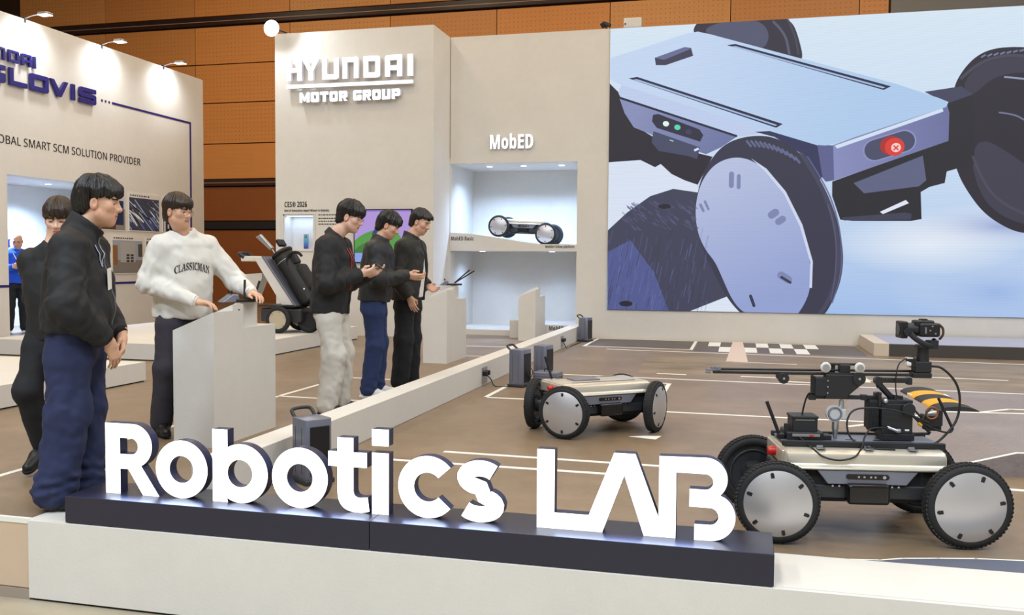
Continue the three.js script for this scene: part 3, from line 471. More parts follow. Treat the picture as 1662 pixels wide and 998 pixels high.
for (const z of [-13.0, -14.4]) downlight('small round downlight in the ceiling of the wall recess', [-12.6, 2.68, z], NICHE.power * 4.6, 'recess downlights');
{ // small black camera and white box on top of the screen wall
  const o = thing('security_camera', 'small black camera on the top edge of the screen wall', 'camera', [-2.28, WALL_TOP, ZW - 0.05]);
  part('foot', cyl(0.02, 0.02, 0.06, [0, 0.03, 0]), M.black, o); part('body', xform(bx(-0.06, 0.08, -0.03, 0.03, -0.03, 0.03, 0.012), { rz: -0.4, at: [0, 0.09, 0] }), M.black, o); part('hood', xform(bx(-0.1, -0.02, -0.035, 0.045, -0.04, 0.04, 0.015), { rz: 0.5, at: [0.0, 0.1, 0] }), M.blackMatte, o);
  const p = thing('control_box', 'small white box on the top edge of the screen wall', 'box', [-1.84, WALL_TOP, ZW - 0.08]);
  part('case', bx(-0.15, 0.15, 0, 0.17, -0.05, 0.05, 0.015), M.white, p); part('port', cyl(0.015, 0.015, 0.01, [-0.12, 0.07, 0.05], 'z', 12), M.black, p);
}
// ---------- prints and displays on the walls ----------
function poster(label, z0, z1, y0, y1, kind) {
  const w = z0 - z1, h = y1 - y0, o = thing('poster', label, 'poster', [XL, y0, z0], Math.PI / 2);
  const t = canvasTex(320, Math.round(320 * h / w), (c, W, H) => {
    c.fillStyle = ['#3a4258', '#9aa0ab', '#8a867f', '#4a4a52', '#2c3038'][kind]; c.fillRect(0, 0, W, H);
    const rect = (x, y, a, b, col) => { c.fillStyle = col; c.fillRect(x * W, y * H, a * W, b * H); };
    if (kind === 0) { for (let k = 0; k < 60; k++) { c.strokeStyle = ['#1b2130', '#3f5fae', '#9fb2d8', '#dfe6f2', '#5c564c'][k % 5]; c.lineWidth = rr(2, 12); c.beginPath(); const x = rr(-0.4, 1.1) * W, y = rr(0, 0.6) * H; c.moveTo(x, y); c.lineTo(x + rr(60, 180), y + rr(50, 150)); c.stroke(); } }
    if (kind === 1) { rect(0, 0.6, 1, 0.4, '#7f7a74'); rect(0.25, 0.05, 0.5, 0.62, '#a8a6a4'); for (let k = 0; k < 6; k++) rect(0.45 + (k % 2) * 0.14, 0.42 + (k >> 1) * 0.09, 0.1, 0.06, '#2d2a2a'); rect(0, 0.15, 0.16, 0.6, '#8b5f3b'); rect(0.85, 0.1, 0.15, 0.4, '#4d5048'); }
    if (kind === 2) { rect(0, 0, 1, 0.35, '#b9c6d2'); rect(0.45, 0.1, 0.5, 0.75, '#1d2f52'); rect(0.55, 0.2, 0.2, 0.4, '#51739c'); rect(0, 0.75, 0.7, 0.25, '#55402f'); rect(0.2, 0.45, 0.3, 0.3, '#d8d3cc'); }
    if (kind === 3) { for (let k = 0; k < 24; k++) rect(rnd(), rnd(), rr(0.05, 0.3), rr(0.04, 0.2), ['#2b2e38', '#6a6f7a', '#8f7a5e', '#a9adb5'][k % 4]); }
    if (kind === 4) { for (let k = 0; k < 26; k++) rect(rnd(), rnd(), rr(0.05, 0.2), rr(0.1, 0.4), ['#15171d', '#39424f', '#c6ccd4', '#23314f'][k % 4]); }
  });
  part('board', bx(0, w, -0.02, h + 0.09, 0, 0.012), M.white, o);
  part('picture', new THREE.PlaneGeometry(w * 0.96, h).translate(w / 2, h / 2, 0.0135), mat(0xffffff, 0.5, 0, { map: t }), o);
  for (let k = 0; k < 9; k++) part('caption_mark', bx(0.05 + k * w * 0.07, 0.05 + k * w * 0.07 + w * rr(0.03, 0.055), h + 0.03, h + 0.055, 0.011, 0.014), M.print, o);
}
poster('poster with a dark blue machine photo beside the recess', -14.35, -15.3, 1.85, 2.47, 2);
poster('poster with a photo of blue and grey conveyor lines', -15.39, -16.36, 1.86, 2.5, 0);
poster('poster with a dark warehouse photo beside the conveyor poster', -16.46, -17.3, 1.87, 2.5, 4);
poster('poster with a photo of a grey hall and small black boxes', -14.89, -15.81, 1.02, 1.65, 1);
poster('poster with a dim machinery photo beside the grey hall poster', -15.9, -16.85, 1.02, 1.65, 3);
{ // lit recess with a small phone-like display
  const o = thing('recess_box', 'small bright recess under the award heading', 'display case', [(t0 + t1) / 2, u0, TZ]);
  const w = (t1 - t0) / 2, h = u1 - u0;
  part('back', bx(-w, w, 0, h, -0.3, -0.28), M.white, o); part('side', bx(-w, -w + 0.02, 0, h, -0.28, -0.001), M.white, o); part('side', bx(w - 0.02, w, 0, h, -0.28, -0.001), M.white, o); part('shelf', bx(-w, w, 0, 0.02, -0.28, -0.001), M.white, o); part('top', bx(-w, w, h - 0.02, h, -0.28, -0.001), M.white, o);
  part('lamp_strip', bx(-w + 0.03, w - 0.03, h - 0.03, h - 0.02, -0.2, -0.06), mat(0xffffff, 0.5, 0, { emissive: new THREE.Color().setRGB(...NICHE.color), emissiveIntensity: 1.5 }), o);
  const l = new THREE.RectAreaLight(new THREE.Color().setRGB(...NICHE.color), 9, 0.5, 0.13); l.position.set(0, h - 0.035, -0.13); l.rotation.x = -Math.PI / 2; o.add(l);
  const f = holder('frame', o); for (const g of [bx(-w - 0.02, w + 0.02, -0.02, 0, -0.01, 0.02), bx(-w - 0.02, w + 0.02, h, h + 0.02, -0.01, 0.02), bx(-w - 0.02, -w, 0, h, -0.01, 0.02), bx(w, w + 0.02, 0, h, -0.01, 0.02)]) part('frame_bar', g, M.white, f);
  const p = thing('award_plaque', 'small upright plaque fading from teal to violet inside the lit recess', 'plaque', [-7.43, u0 + 0.0205, TZ - 0.14]);
  const t = canvasTex(64, 192, (c) => { const g = c.createLinearGradient(0, 0, 0, 192); g.addColorStop(0, '#8fb8c0'); g.addColorStop(0.5, '#4f9fc4'); g.addColorStop(1, '#43329a'); c.fillStyle = g; c.fillRect(0, 0, 64, 192); c.fillStyle = '#2b3b46'; for (const [x, y] of [[14, 14], [34, 14], [14, 34], [34, 34]]) c.fillRect(x, y, 14, 14); });
  part('plate', bx(-0.045, 0.045, 0.0, 0.26, -0.012, 0, 0.004), M.grey, p); part('print', new THREE.PlaneGeometry(0.086, 0.25).translate(0, 0.13, 0.0015), mat(0xffffff, 0.4, 0, { map: t }), p);
}
{
  const o = thing('text_block', 'lines of tiny print to the right of the small lit recess', 'text', [-7.12, 1.9, TZ]);
  for (const [y, n] of [[0.17, 14], [0.11, 12], [0.06, 13], [0.01, 9]]) { let x = 0; for (let k = 0; k < n; k++) { const w = rr(0.02, 0.055); part('print_mark', bx(x, x + w, y, y + 0.016, 0, 0.002), M.print, o); x += w + 0.012; } }
}
{
  const t = canvasTex(512, 460, (c, W, H) => {
    c.fillStyle = '#b79be0'; c.fillRect(0, 0, W, H); c.fillStyle = '#8f6fc6'; c.fillRect(0, 0, W, 12); c.fillStyle = '#59a04c'; c.beginPath(); c.ellipse(190, 330, 250, 150, -0.3, 0, 7); c.fill(); c.fillStyle = '#3f7f3a'; c.beginPath(); c.ellipse(150, 370, 160, 90, -0.2, 0, 7); c.fill(); c.fillStyle = '#2c3f86'; c.save(); c.translate(250, 150); c.rotate(0.5); c.fillRect(-50, -90, 100, 190); c.restore(); c.strokeStyle = '#dfe6ff'; c.lineWidth = 6; c.beginPath(); c.moveTo(330, 90); c.lineTo(230, 260); c.moveTo(260, 100); c.lineTo(220, 220); c.stroke(); c.fillStyle = '#8fa8ee'; c.fillRect(0, 380, W, 80);
  });
  const o = thing('wall_monitor', 'wall monitor showing violet, green and blue picture behind the visitors', 'monitor', [-5.9, 1.27, TZ]);
  part('case', bx(-0.54, 0.52, -0.02, 0.9, 0.0, 0.05, 0.006), M.black, o);
  part('screen_picture', new THREE.PlaneGeometry(1.02, 0.88).translate(-0.01, 0.44, 0.0515), mat(0x050505, 0.5, 0, { emissive: 0xffffff, emissiveMap: t, emissiveIntensity: 0.9 }), o);
  const l = new THREE.RectAreaLight(new THREE.Color().setRGB(0.6, 0.6, 0.9), 0.15, 1.0, 0.86); l.position.set(0, 0.44, 0.06); l.rotation.y = Math.PI; o.add(l);
}
// ---------- stands, plinths, podiums ----------
const plinA = thing('display_plinth', 'long low white plinth behind the man in the black blouson', 'plinth', [-7.6, 0, -6.6]); part('block', uvBox(bx(-1.54, 1.54, 0.012, 0.208, -1.67, 2.1, 0.003)), M.white, plinA); part('gap', bx(-1.52, 1.53, 0, 0.012, -1.65, 2.09), M.blackMatte, plinA);
const plinB = thing('display_plinth', 'broad low white plinth carrying the golf trolley', 'plinth', [-7.9, 0, -11.8]); part('block', uvBox(bx(-1.8, 1.8, 0.012, 0.215, -2.0, 1.83, 0.003)), M.white, plinB); part('gap', bx(-1.79, 1.79, 0, 0.012, -1.99, 1.82), M.blackMatte, plinB);
function podium(label, x0, z0, s = 1) {
  const o = thing('podium', label, 'podium', [x0, 0, z0]), w = 0.315;
  const P = (pts, a, b) => prism(pts, b - a).translate(0, 0, a);
  part('body', uvBox(merge([P([[0, 0], [w, 0], [w, 0.927], [0, 0.798]], -0.24, 0), P([[0, 0], [w, 0], [w, 0.97], [0, 0.842]], -0.38, -0.24), P([[0, 0], [w - 0.06, 0], [w - 0.06, 0.975], [0, 0.842]], -0.676, -0.38)])), M.white, o);
  part('ledge', uvBox(bx(0, w, 0, 0.797, -0.838, -0.3805)), M.white, o);
  part('socket', bx(w - 0.001, w + 0.0015, 0.925, 0.935, -0.33, -0.315), M.black, o);
  o.scale.setScalar(s); return o;
}
podium('white stepped podium in front of the man in the white sweatshirt', -3.771, -5.44);
podium('white stepped podium in front of the man in the open jacket', -3.89, -10.82);
podium('white stepped podium by the display niche, nobody at it', -3.53, -14.42, 0.905);
function controller(label, pos, turn) {
  const o = thing('remote_controller', label, 'controller', pos, turn);
  part('grip_body', prism([[-0.1, 0.0], [-0.085, 0.012], [-0.02, 0.06], [0.02, 0.055], [0.03, 0.0]], 0.17, 0.008).translate(0, 0, -0.085), M.darkMetal, o);
  part('display_plate', bx(0.0, 0.2, 0.0, 0.022, -0.1, 0.1, 0.008), M.black, o);
  part('stick', merge([rod([-0.02, 0.05, 0.05], [-0.025, 0.075, 0.05], 0.006), new THREE.SphereGeometry(0.009, 10, 8).translate(-0.025, 0.077, 0.05)]), M.black, o); part('stick', merge([rod([-0.02, 0.05, -0.05], [-0.025, 0.075, -0.05], 0.006), new THREE.SphereGeometry(0.009, 10, 8).translate(-0.025, 0.077, -0.05)]), M.black, o);
  return o;
}
{
  const c = controller('grey remote controller with two upright antennas on the near podium', [-3.6, 0.977, -5.93], 0.75); c.rotation.z = 0;
  part('antenna', rod([0.06, 0.02, 0.08], [0.075, 0.16, 0.03], 0.0085), M.blackMatte, c); part('antenna', rod([0.16, 0.02, -0.06], [0.21, 0.15, -0.09], 0.0085), M.blackMatte, c);
  const d = controller('grey remote controller with two slanted antennas on the podium beside the open jacket', [-3.72, 0.977, -11.25], 0.3);
  part('antenna', rod([0.1, 0.03, 0.06], [0.36, 0.19, 0.03], 0.0085), M.blackMatte, d); part('antenna', rod([0.1, 0.03, -0.05], [0.3, 0.2, -0.12], 0.0085), M.blackMatte, d);
}
// arena pieces on the right
{
  const charcoalBoard = mat(0x453f3b, 0.6);
  const o = thing('ramp_platform', 'low dark platform with pale grey top near the screen wall', 'platform', [1.84, 0, -14.46]);
  part('end_block', uvBox(bx(0, 0.2, 0, 0.18, -0.82, 0.84, 0.003)), mat(0xd3c4b0, 0.6, 0, { map: paintTex }), o, 'beige end block'); part('deck', bx(0.2, 3.2, 0.172, 0.18, -0.82, 0.84), mat(0xa6a6b6, 0.5, 0, { map: paintTex }), o, 'lilac grey top'); part('body', bx(0.2, 3.2, 0, 0.172, -0.82, 0.838), charcoalBoard, o, 'charcoal board');
  const p = thing('test_ramp', 'grey ramp block with white edge lines behind the camera robot', 'ramp', [1.15, 0, -5.98]);
  part('wedge', uvBox(prism([[0, 0], [2.6, 0], [2.6, 0.15], [0.5, 0.142], [0.0, 0.01]], 1.6).translate(0, 0, -1.6)), asphalt, p); part('surface', prism([[0, 0.01], [0.5, 0.142], [2.6, 0.15], [2.6, 0.154], [0.5, 0.146], [0.0, 0.014]], 1.6).translate(0, 0, -1.6), asphalt, p, 'lilac grey top');
  part('edge_line', prism([[0, 0.014], [0.5, 0.146], [2.6, 0.154], [2.6, 0.156], [0.5, 0.148], [0.0, 0.016]], 0.03).translate(0, 0, -0.03), M.tape, p); part('edge_line', prism([[0, 0.014], [0.5, 0.146], [2.6, 0.154], [2.6, 0.156], [0.5, 0.148], [0.0, 0.016]], 0.04).translate(0, 0, -1.6), M.tape, p); p.rotation.y = 0.1;
  const q = thing('speed_bump', 'rounded speed bump with yellow and black stripes in the arena', 'speed bump', [1.83, 0, -9.0], 0.08);
  const nb = 5; for (let k = 0; k < nb; k++) { const z0 = 0.45 - k * 0.26, z1 = z0 - 0.26, pts = []; for (let i = 0; i <= 14; i++) { const a = Math.PI * i / 14; pts.push([-0.175 * Math.cos(a), 0.055 * Math.sin(a)]); } part(k % 2 ? 'yellow_segment' : 'black_segment', prism(pts, 0.256).translate(0, 0, z1), k % 2 ? M.yellow : mat(0x2b2a2c, 0.7), q); }
  for (const x of [-0.17, 0.13]) part('white_mark', bx(x, x + 0.05, 0.002, 0.024, -0.6, -0.45), M.tape, q);
}
// charger cases along the kerb
function chargerCase(label, [x, z], w, d, h, turn, handle = true, group) {
  const o = thing('charger_case', label, 'charger', [x, 0, z], turn, group), s = rrShape(w, d, 0.028), g = shapeGeo(s, h - 0.02, 0.006, 6).rotateX(-Math.PI / 2).translate(0, 0.02, 0);
  part('case', toCreasedNormals(g, 0.6), M.darkMetal, o); part('foot', bx(-w * 0.55, w * 0.55, 0, 0.03, -d * 0.55, d * 0.55, 0.008), M.darkGrey, o); part('side_panel', bx(w / 2 - 0.004, w / 2 + 0.006, 0.05, h - 0.04, -d * 0.36, d * 0.36, 0.004), M.black, o);
  if (handle) part('handle', tube([[-w * 0.4, h - 0.01, d * 0.38], [-w * 0.66, h + 0.026, d * 0.37], [-w * 0.7, h + 0.034, d * 0.3], [-w * 0.7, h + 0.036, -d * 0.3], [-w * 0.66, h + 0.026, -d * 0.37], [-w * 0.4, h - 0.01, -d * 0.38]], 0.011, 40, 8), M.darkGrey, o, 'folded carrying handle');
  for (const k of [-1, 1]) part('seam', bx(k * w * 0.2 - 0.001, k * w * 0.2 + 0.001, 0.06, h - 0.05, d / 2 - 0.002, d / 2 + 0.001), M.black, o);
  return o;
}
chargerCase('dark metal charger case with a handle standing close behind the lit sign', [-2.4, -4.78], 0.19, 0.17, 0.375, -0.62);
part('cable', tube([[0.1, 0.16, 0.02], [0.13, 0.1, 0.02], [0.15, 0.16, 0.0], [0.12, 0.2, 0.0]], 0.004, 20, 6), M.black, chargerCase('grey charger case with a curled handle beside the kerb socket', [-2.2, -9.08], 0.17, 0.2, 0.385, -0.25));
chargerCase('narrow grey charger case behind the one with the curled handle', [-2.07, -9.62], 0.16, 0.2, 0.385, -0.25, false);
chargerCase('dark charger case at the far end of the kerb', [-2.45, -14.62], 0.17, 0.2, 0.39, -0.3);
{
  const o = thing('tool_case', 'short grey case with a white label beside the tall charger cases', 'case', [-1.93, 0, -9.2], -0.15);
  part('case', bx(-0.13, 0.13, 0, 0.15, -0.1, 0.1, 0.01), M.darkMetal, o); part('lid_line', bx(-0.131, 0.131, 0.1, 0.104, -0.101, 0.101), M.black, o); part('label', bx(-0.09, -0.03, 0.03, 0.06, 0.099, 0.1015), M.tape, o); part('handle', tube([[-0.04, 0.15, 0], [-0.035, 0.175, 0], [0.035, 0.175, 0], [0.04, 0.15, 0]], 0.005, 16, 6), M.black, o); part('side', bx(0.128, 0.132, 0.01, 0.095, -0.09, 0.09), M.black, o);
}
for (const [z, lab, cab] of [[-9.06, 'metal socket with black plugs on the kerb near the tall charger case', [[0.03, 0.12, 0.04], [0.09, 0.07, 0.06], [0.14, 0.01, 0.1], [0.28, 0.012, 0.08], [0.33, 0.05, 0.02]]], [-13.3, 'metal socket with a black plug near the far end of the kerb', [[0.03, 0.1, 0.02], [0.06, 0.02, 0.0], [0.08, 0.012, -0.5], [0.1, 0.012, -1.0], [0.12, 0.05, -1.2]]]]) {
  const o = thing('wall_socket', lab, 'socket', [-2.58, 0, z]); part('plate', bx(0, 0.006, 0.02, 0.19, -0.1, 0.1, 0.002), M.steel, o); part('plug', bx(0.006, 0.05, 0.1, 0.15, -0.07, -0.02, 0.008), M.black, o); part('plug', bx(0.006, 0.05, 0.1, 0.15, 0.02, 0.07, 0.008), M.black, o); part('cable', tube(cab, 0.006, 40, 6), M.black, o);
}
// golf trolley robot with its bag
{
  const o = thing('golf_trolley', 'light grey wheeled golf trolley frame on the broad low plinth', 'trolley', [-6.6, 0.216, -12.35], 0);
  const wheel = (x, z, face) => { const g = holder('wheel', o, [x, 0.2, z]); part('tyre', new THREE.TorusGeometry(0.165, 0.036, 12, 40), M.rubber, g); part('disc', cyl(0.16, 0.15, 0.04, [0, 0, 0.0], 'z', 36), face, g); for (let k = 0; k < 6; k++) { const a = k * Math.PI / 3 + 0.3; part('bolt', cyl(0.011, 0.011, 0.008, [0.12 * Math.cos(a), 0.12 * Math.sin(a), 0.022], 'z', 10), M.steel, g); } };
  const cream = mat(0xb8ad94, 0.5); wheel(0.03, 0.33, cream); wheel(0.03, -0.33, cream);
  const cast = holder('caster', o, [0.42, 0.19, 0.1]); part('tyre', new THREE.TorusGeometry(0.14, 0.05, 12, 36).scale(1, 1, 1.6), M.rubber, cast); part('hub', cyl(0.11, 0.11, 0.1, [0, 0, 0], 'z', 30), M.black, cast);
  part('chassis', bx(-0.3, 0.36, 0.16, 0.36, -0.26, 0.26, 0.03), M.darkGrey, o); part('rail', bx(-0.32, 0.3, 0.385, 0.405, -0.28, 0.28, 0.006), M.black, o);
  part('back_panel', prism([[-0.44, 1.12], [-0.30, 1.12], [0.22, 0.41], [0.02, 0.41]], 0.42, 0.01).translate(0, 0, -0.21), mat(0xd6d3cf, 0.5), o, 'pale slanted panel');
  part('back_trim', prism([[-0.30, 1.13], [-0.265, 1.13], [0.26, 0.4], [0.225, 0.4]], 0.44, 0.006).translate(0, 0, -0.22), M.darkMetal, o);
  part('top_arm', bx(-0.68, -0.36, 1.05, 1.13, -0.16, 0.16, 0.02), M.white, o); part('handle', tube([[-0.62, 1.1, 0.14], [-0.72, 1.16, 0.12], [-0.72, 1.16, -0.12], [-0.62, 1.1, -0.14]], 0.03, 30, 8), M.black, o); part('brace', prism([[-0.7, 0.85], [-0.36, 0.88], [-0.36, 0.8], [-0.52, 0.42], [-0.6, 0.42]], 0.2, 0.006).translate(0, 0, -0.1), mat(0xc9c4bd, 0.5), o);
  const b = thing('golf_bag', 'black golf bag with pockets leaning on the trolley', 'golf bag', [-6.6, 0.215, -12.35], 0), ax = V(-0.6, 0.9, 0).normalize(), q = new THREE.Quaternion().setFromUnitVectors(V(0, 1, 0), ax);
  const put = (name, g, m, u, v, w) => part(name, g.applyQuaternion(q).translate(0.35 + ax.x * u + v * ax.y, 0.5 + ax.y * u - v * ax.x, w), m, b);
  const bag = mat(0x1e1d1e, 0.55, 0, { bumpMap: paintBump, bumpScale: 0.002 });
  const prof = [[0.001, 0], [0.13, 0], [0.155, 0.05], [0.15, 0.5], [0.16, 0.78], [0.15, 0.86], [0.001, 0.86]].map(([x, y]) => new THREE.Vector2(x, y));
  put('bag_body', new THREE.LatheGeometry(prof, 32), bag, -0.08, 0.02, 0); put('side_pocket', new RoundedBoxGeometry(0.14, 0.44, 0.22, 3, 0.06), bag, 0.28, 0.17, 0); put('ball_pocket', new RoundedBoxGeometry(0.13, 0.26, 0.24, 3, 0.05), mat(0x272422, 0.6), 0.02, 0.24, 0.02); put('upper_pocket', new RoundedBoxGeometry(0.1, 0.2, 0.18, 3, 0.04), bag, 0.62, 0.15, 0.02);
  put('collar', new THREE.TorusGeometry(0.14, 0.03, 10, 30).rotateX(Math.PI / 2), M.black, 0.8, 0.02, 0); put('strap', new THREE.TorusGeometry(0.13, 0.022, 8, 24, Math.PI), M.blackMatte, 0.55, 0.19, 0.13); put('ring', new THREE.TorusGeometry(0.155, 0.008, 8, 30).rotateX(Math.PI / 2), M.steel, 0.66, 0.02, 0);
  put('grip', new RoundedBoxGeometry(0.06, 0.12, 0.2, 3, 0.025), M.black, 0.93, 0.1, 0.02); put('tag', bx(-0.012, 0.012, -0.012, 0.012, 0, 0.004), M.tape, 0.12, 0.1, 0.165); put('skid', new RoundedBoxGeometry(0.5, 0.05, 0.2, 2, 0.02), M.black, -0.1, 0.22, 0);
  const c = thing('golf_club', 'silver grey golf club head cover sticking out of the black bag', 'golf club', [-6.6, 0.215, -12.35], 0);
  part('head_cover', prism([[-0.5, 1.42], [-0.42, 1.46], [-0.22, 1.26], [-0.26, 1.22]], 0.07, 0.012).translate(0, 0, -0.03), M.silver, c); part('shaft', rod([-0.25, 1.25, 0], [0.1, 0.73, 0], 0.01), M.steel, c);
}
// ---------- robots ----------
const champagne = mat(0xcfc8ba, 0.36, 0.55), discMat = mat(0xc6c4c6, 0.38, 0.7), sidePanel = mat(0x7f8290, 0.4, 0.5), gloss = mat(0x101013, 0.18);
const WR = 0.193, tyreGeo = (() => {
  const prof = []; for (let k = 0; k <= 18; k++) { const a = -Math.PI * 0.62 + Math.PI * 1.24 * k / 18; prof.push(new THREE.Vector2(0.162 + 0.03 * Math.cos(a), 0.037 * Math.sin(a))); }
  const list = [new THREE.LatheGeometry(prof, 72).rotateX(Math.PI / 2)];
  for (let k = 0; k < 60; k++) for (const [z, sk] of [[-0.02, 0.5], [0.0, -0.5], [0.02, 0.5]]) { const g = new THREE.BoxGeometry(0.0135, 0.006, 0.016); g.rotateY(sk); g.translate(0, Math.sqrt(Math.max(0, 1 - (z / 0.037) ** 2)) * 0.03 + 0.162 - 0.0005, z); g.rotateZ((k + (z === 0 ? 0.5 : 0)) * Math.PI / 30); list.push(g); }
  return merge(list);
})();
const domeY = (r) => 0.03 * (1 - (r / 0.165) ** 2);
const discGeo = new THREE.LatheGeometry([...Array(14).keys()].map((k) => { const r = 0.165 * k / 13; return new THREE.Vector2(Math.max(r, 1e-4), domeY(r)); }).concat([new THREE.Vector2(0.166, -0.004), new THREE.Vector2(0.16, -0.006)]).reverse(), 64).rotateX(Math.PI / 2).translate(0, 0, 0.032);
const slotGeo = shapeGeo(rrShape(0.016, 0.04, 0.008), 0.006, 0, 8), innerHub = merge([cyl(0.15, 0.15, 0.012, [0, 0, -0.012], 'z', 48), cyl(0.055, 0.065, 0.05, [0, 0, -0.04], 'z', 24), new THREE.TorusGeometry(0.118, 0.008, 8, 48).translate(0, 0, -0.018)]);
function addWheel(robot, [x, y, z], yaw, spin, scale = 1) {
  const g = holder('wheel', robot, [x, y, z]); g.rotation.y = yaw; g.scale.setScalar(scale);
  part('tyre', tyreGeo, M.rubber, g); part('hub_cover', discGeo, discMat, g, 'domed silver hub cover'); part('inner_hub', innerHub, M.darkGrey, g);
  for (let k = 0; k < 6; k++) { const a = spin + k * Math.PI / 3, s = part('slot', slotGeo, M.black, g); s.position.set(0.128 * Math.sin(a), 0.128 * Math.cos(a), 0.032 + domeY(0.128) - 0.0045); s.rotation.set(0, 0, -a); }
}
// deck cross-section (z, y) extruded along x
const deckGeo = (() => {
  const half = [[0, 0.418], [0.165, 0.418], [0.195, 0.412], [0.212, 0.4], [0.217, 0.386], [0.217, 0.356], [0.223, 0.349], [0.24, 0.343], [0.243, 0.336], [0.238, 0.33], [0.22, 0.328]];
  const pts = [...half.map(([z, y]) => [z, y]), ...half.slice().reverse().map(([z, y]) => [-z, y])].map(([z, y]) => new THREE.Vector2(z, y));
  const g = new THREE.ExtrudeGeometry(new THREE.Shape(pts), { depth: 0.70, bevelEnabled: true, bevelSize: 0.016, bevelThickness: 0.016, bevelOffset: -0.016, bevelSegments: 4 });
  return toCreasedNormals(g.rotateY(Math.PI / 2).translate(-0.35, 0, 0), 0.5);
})();
function robot(name, label, pos, turn, { wb = 0.845, track = 0.6, yaw = [0, 0, 0, 0], lift = 0, spins = [0.2, 0.5, 0.9, 0.1], heights = [0, 0, 0, 0], scales = [1, 1, 1, 1], wx = 0 } = {}) {
  const o = thing(name, label, 'robot', pos, turn);
  const lifted = (m) => { m.position.y += lift; return m; };
  lifted(part('deck', deckGeo, champagne, o, 'champagne silver deck'));
  for (const s of [-1, 1]) lifted(part('deck_slot', bx(-0.27, 0.27, 0.416, 0.42, s * 0.135 - 0.007, s * 0.135 + 0.007), M.black, o));
  lifted(part('underbody', merge([bx(-0.31, 0.31, 0.17, 0.33, -0.2, 0.2, 0.02), bx(-0.36, 0.36, 0.22, 0.325, -0.15, 0.15, 0.015)]), M.blackMatte, o));
  for (const s of [-1, 1]) {
    const pnl = prism([[-0.228, 0.327], [0.228, 0.327], [0.178, 0.264], [-0.178, 0.264]], 0.03, 0.004), bt = bx(-0.095, 0.095, 0.176, 0.272, 0, 0.07, 0.016), wn = shapeGeo(rrShape(0.195, 0.024, 0.012), 0.004, 0, 8);
    const side = lifted(holder('side_unit', o)); side.rotation.y = s > 0 ? 0 : Math.PI; side.position.z = 0;
    part('side_panel', pnl.translate(0, 0, 0.205), sidePanel, side); part('sensor_window', wn.translate(0, 0.301, 0.2355), gloss, side); part('battery', bt.translate(0, 0, 0.2), gloss, side);
    part('lens', cyl(0.008, 0.008, 0.003, [0.075, 0.301, 0.24], 'z', 14), M.steel, side); for (const x of [-0.045, -0.02, 0.01, 0.03]) part('sensor', bx(x, x + 0.009, 0.297, 0.305, 0.239, 0.241), M.steel, side);
    part('lower_rail', bx(-0.3, 0.3, 0.19, 0.255, 0.14, 0.21, 0.008), M.darkGrey, side);
    for (const x of [-0.15, -0.12, 0.12, 0.15]) part('screw', cyl(0.005, 0.005, 0.003, [x, 0.25, 0.21], 'z', 8), M.steel, side);
  }
  for (const s of [-1, 1]) { const e = lifted(holder('end_unit', o)); part('bumper', bx(s > 0 ? 0.33 : -0.39, s > 0 ? 0.39 : -0.33, 0.2, 0.33, -0.13, 0.13, 0.02), M.darkGrey, e); part('end_plate', bx(s > 0 ? 0.36 : -0.376, s > 0 ? 0.376 : -0.36, 0.335, 0.405, -0.17, 0.17, 0.006), champagne, e); }
  lifted(part('stop_button', merge([cyl(0.022, 0.022, 0.02, [-0.385, 0.372, 0.02], 'x', 18), cyl(0.018, 0.024, 0.018, [-0.402, 0.372, 0.02], 'x', 18)]), M.red, o, 'red emergency button'));
  const cs = [[-1, 1], [1, 1], [1, -1], [-1, -1]];
  cs.forEach(([sx, sz], i) => {
    const x = sx * wb / 2 + wx, z = sz * track / 2, y = WR * scales[i] + heights[i], ya = (sz > 0 ? 0 : Math.PI) + yaw[i], ix = x - Math.sin(ya) * 0.06, iz = z - Math.cos(ya) * 0.06;
    part('wheel_arm', merge([rod([ix, y, iz], [sx * 0.3, 0.25 + lift, sz * 0.13], 0.036, 14), bx(ix - 0.05, ix + 0.05, y - 0.055, y + 0.055, iz - 0.03, iz + 0.03, 0.015), bx(sx * 0.3 - 0.055, sx * 0.3 + 0.055, 0.2 + lift, 0.325 + lift, sz * 0.16 - 0.045, sz * 0.16 + 0.045, 0.015)]), M.blackMatte, o);
    addWheel(o, [x, y, z], ya, spins[i], scales[i]);
  });
  return o;
}
const BIG = [0.597 - 0.3 * Math.sin(0.1745), 0, -4.362 - 0.3 * Math.cos(0.1745)];
const bigRobot = robot('inspection_robot', 'four-wheeled silver robot beside the lit sign carrying a camera rig', BIG, 0.1745, { spins: [-0.2, 0.35, 0.9, 0.1], yaw: [-0.12, 0.02, 0, 0.06], scales: [0.985, 1.02, 1, 1] });
// small rover: rectangle of wheels 0.78 x 0.49, wheels turned for spinning on the spot
{
  const o = robot('spinning_robot', 'four-wheeled silver robot with its wheels turned, in the arena behind the sign', [(-1.216 - 0.928) / 2, 0, (-6.445 - 7.295) / 2], 0.668, { wb: 0.78, track: 0.49, lift: -0.03, yaw: [-0.87, 0.65, -0.84, 0.8], spins: [0, 0.3, 0.2, 0.6] });
  part('antenna', rod([-0.3, 0.39, -0.14], [-0.35, 0.56, -0.16], 0.009), M.blackMatte, o); part('top_bracket', bx(-0.2, 0.02, 0.388, 0.398, -0.09, 0.05, 0.003), M.darkMetal, o);
}
{
  const o = robot('display_robot', 'four-wheeled robot parked across the ramp on the niche shelf', [-3.78, 1.63, -15.95], 0, { wb: 0.86, track: 0.62, lift: 0.0, spins: [0.4, 0, 0.2, 0.6], heights: [0.085, -0.02, -0.02, 0.085] });
  o.rotation.set(0, 0, -0.04);
}
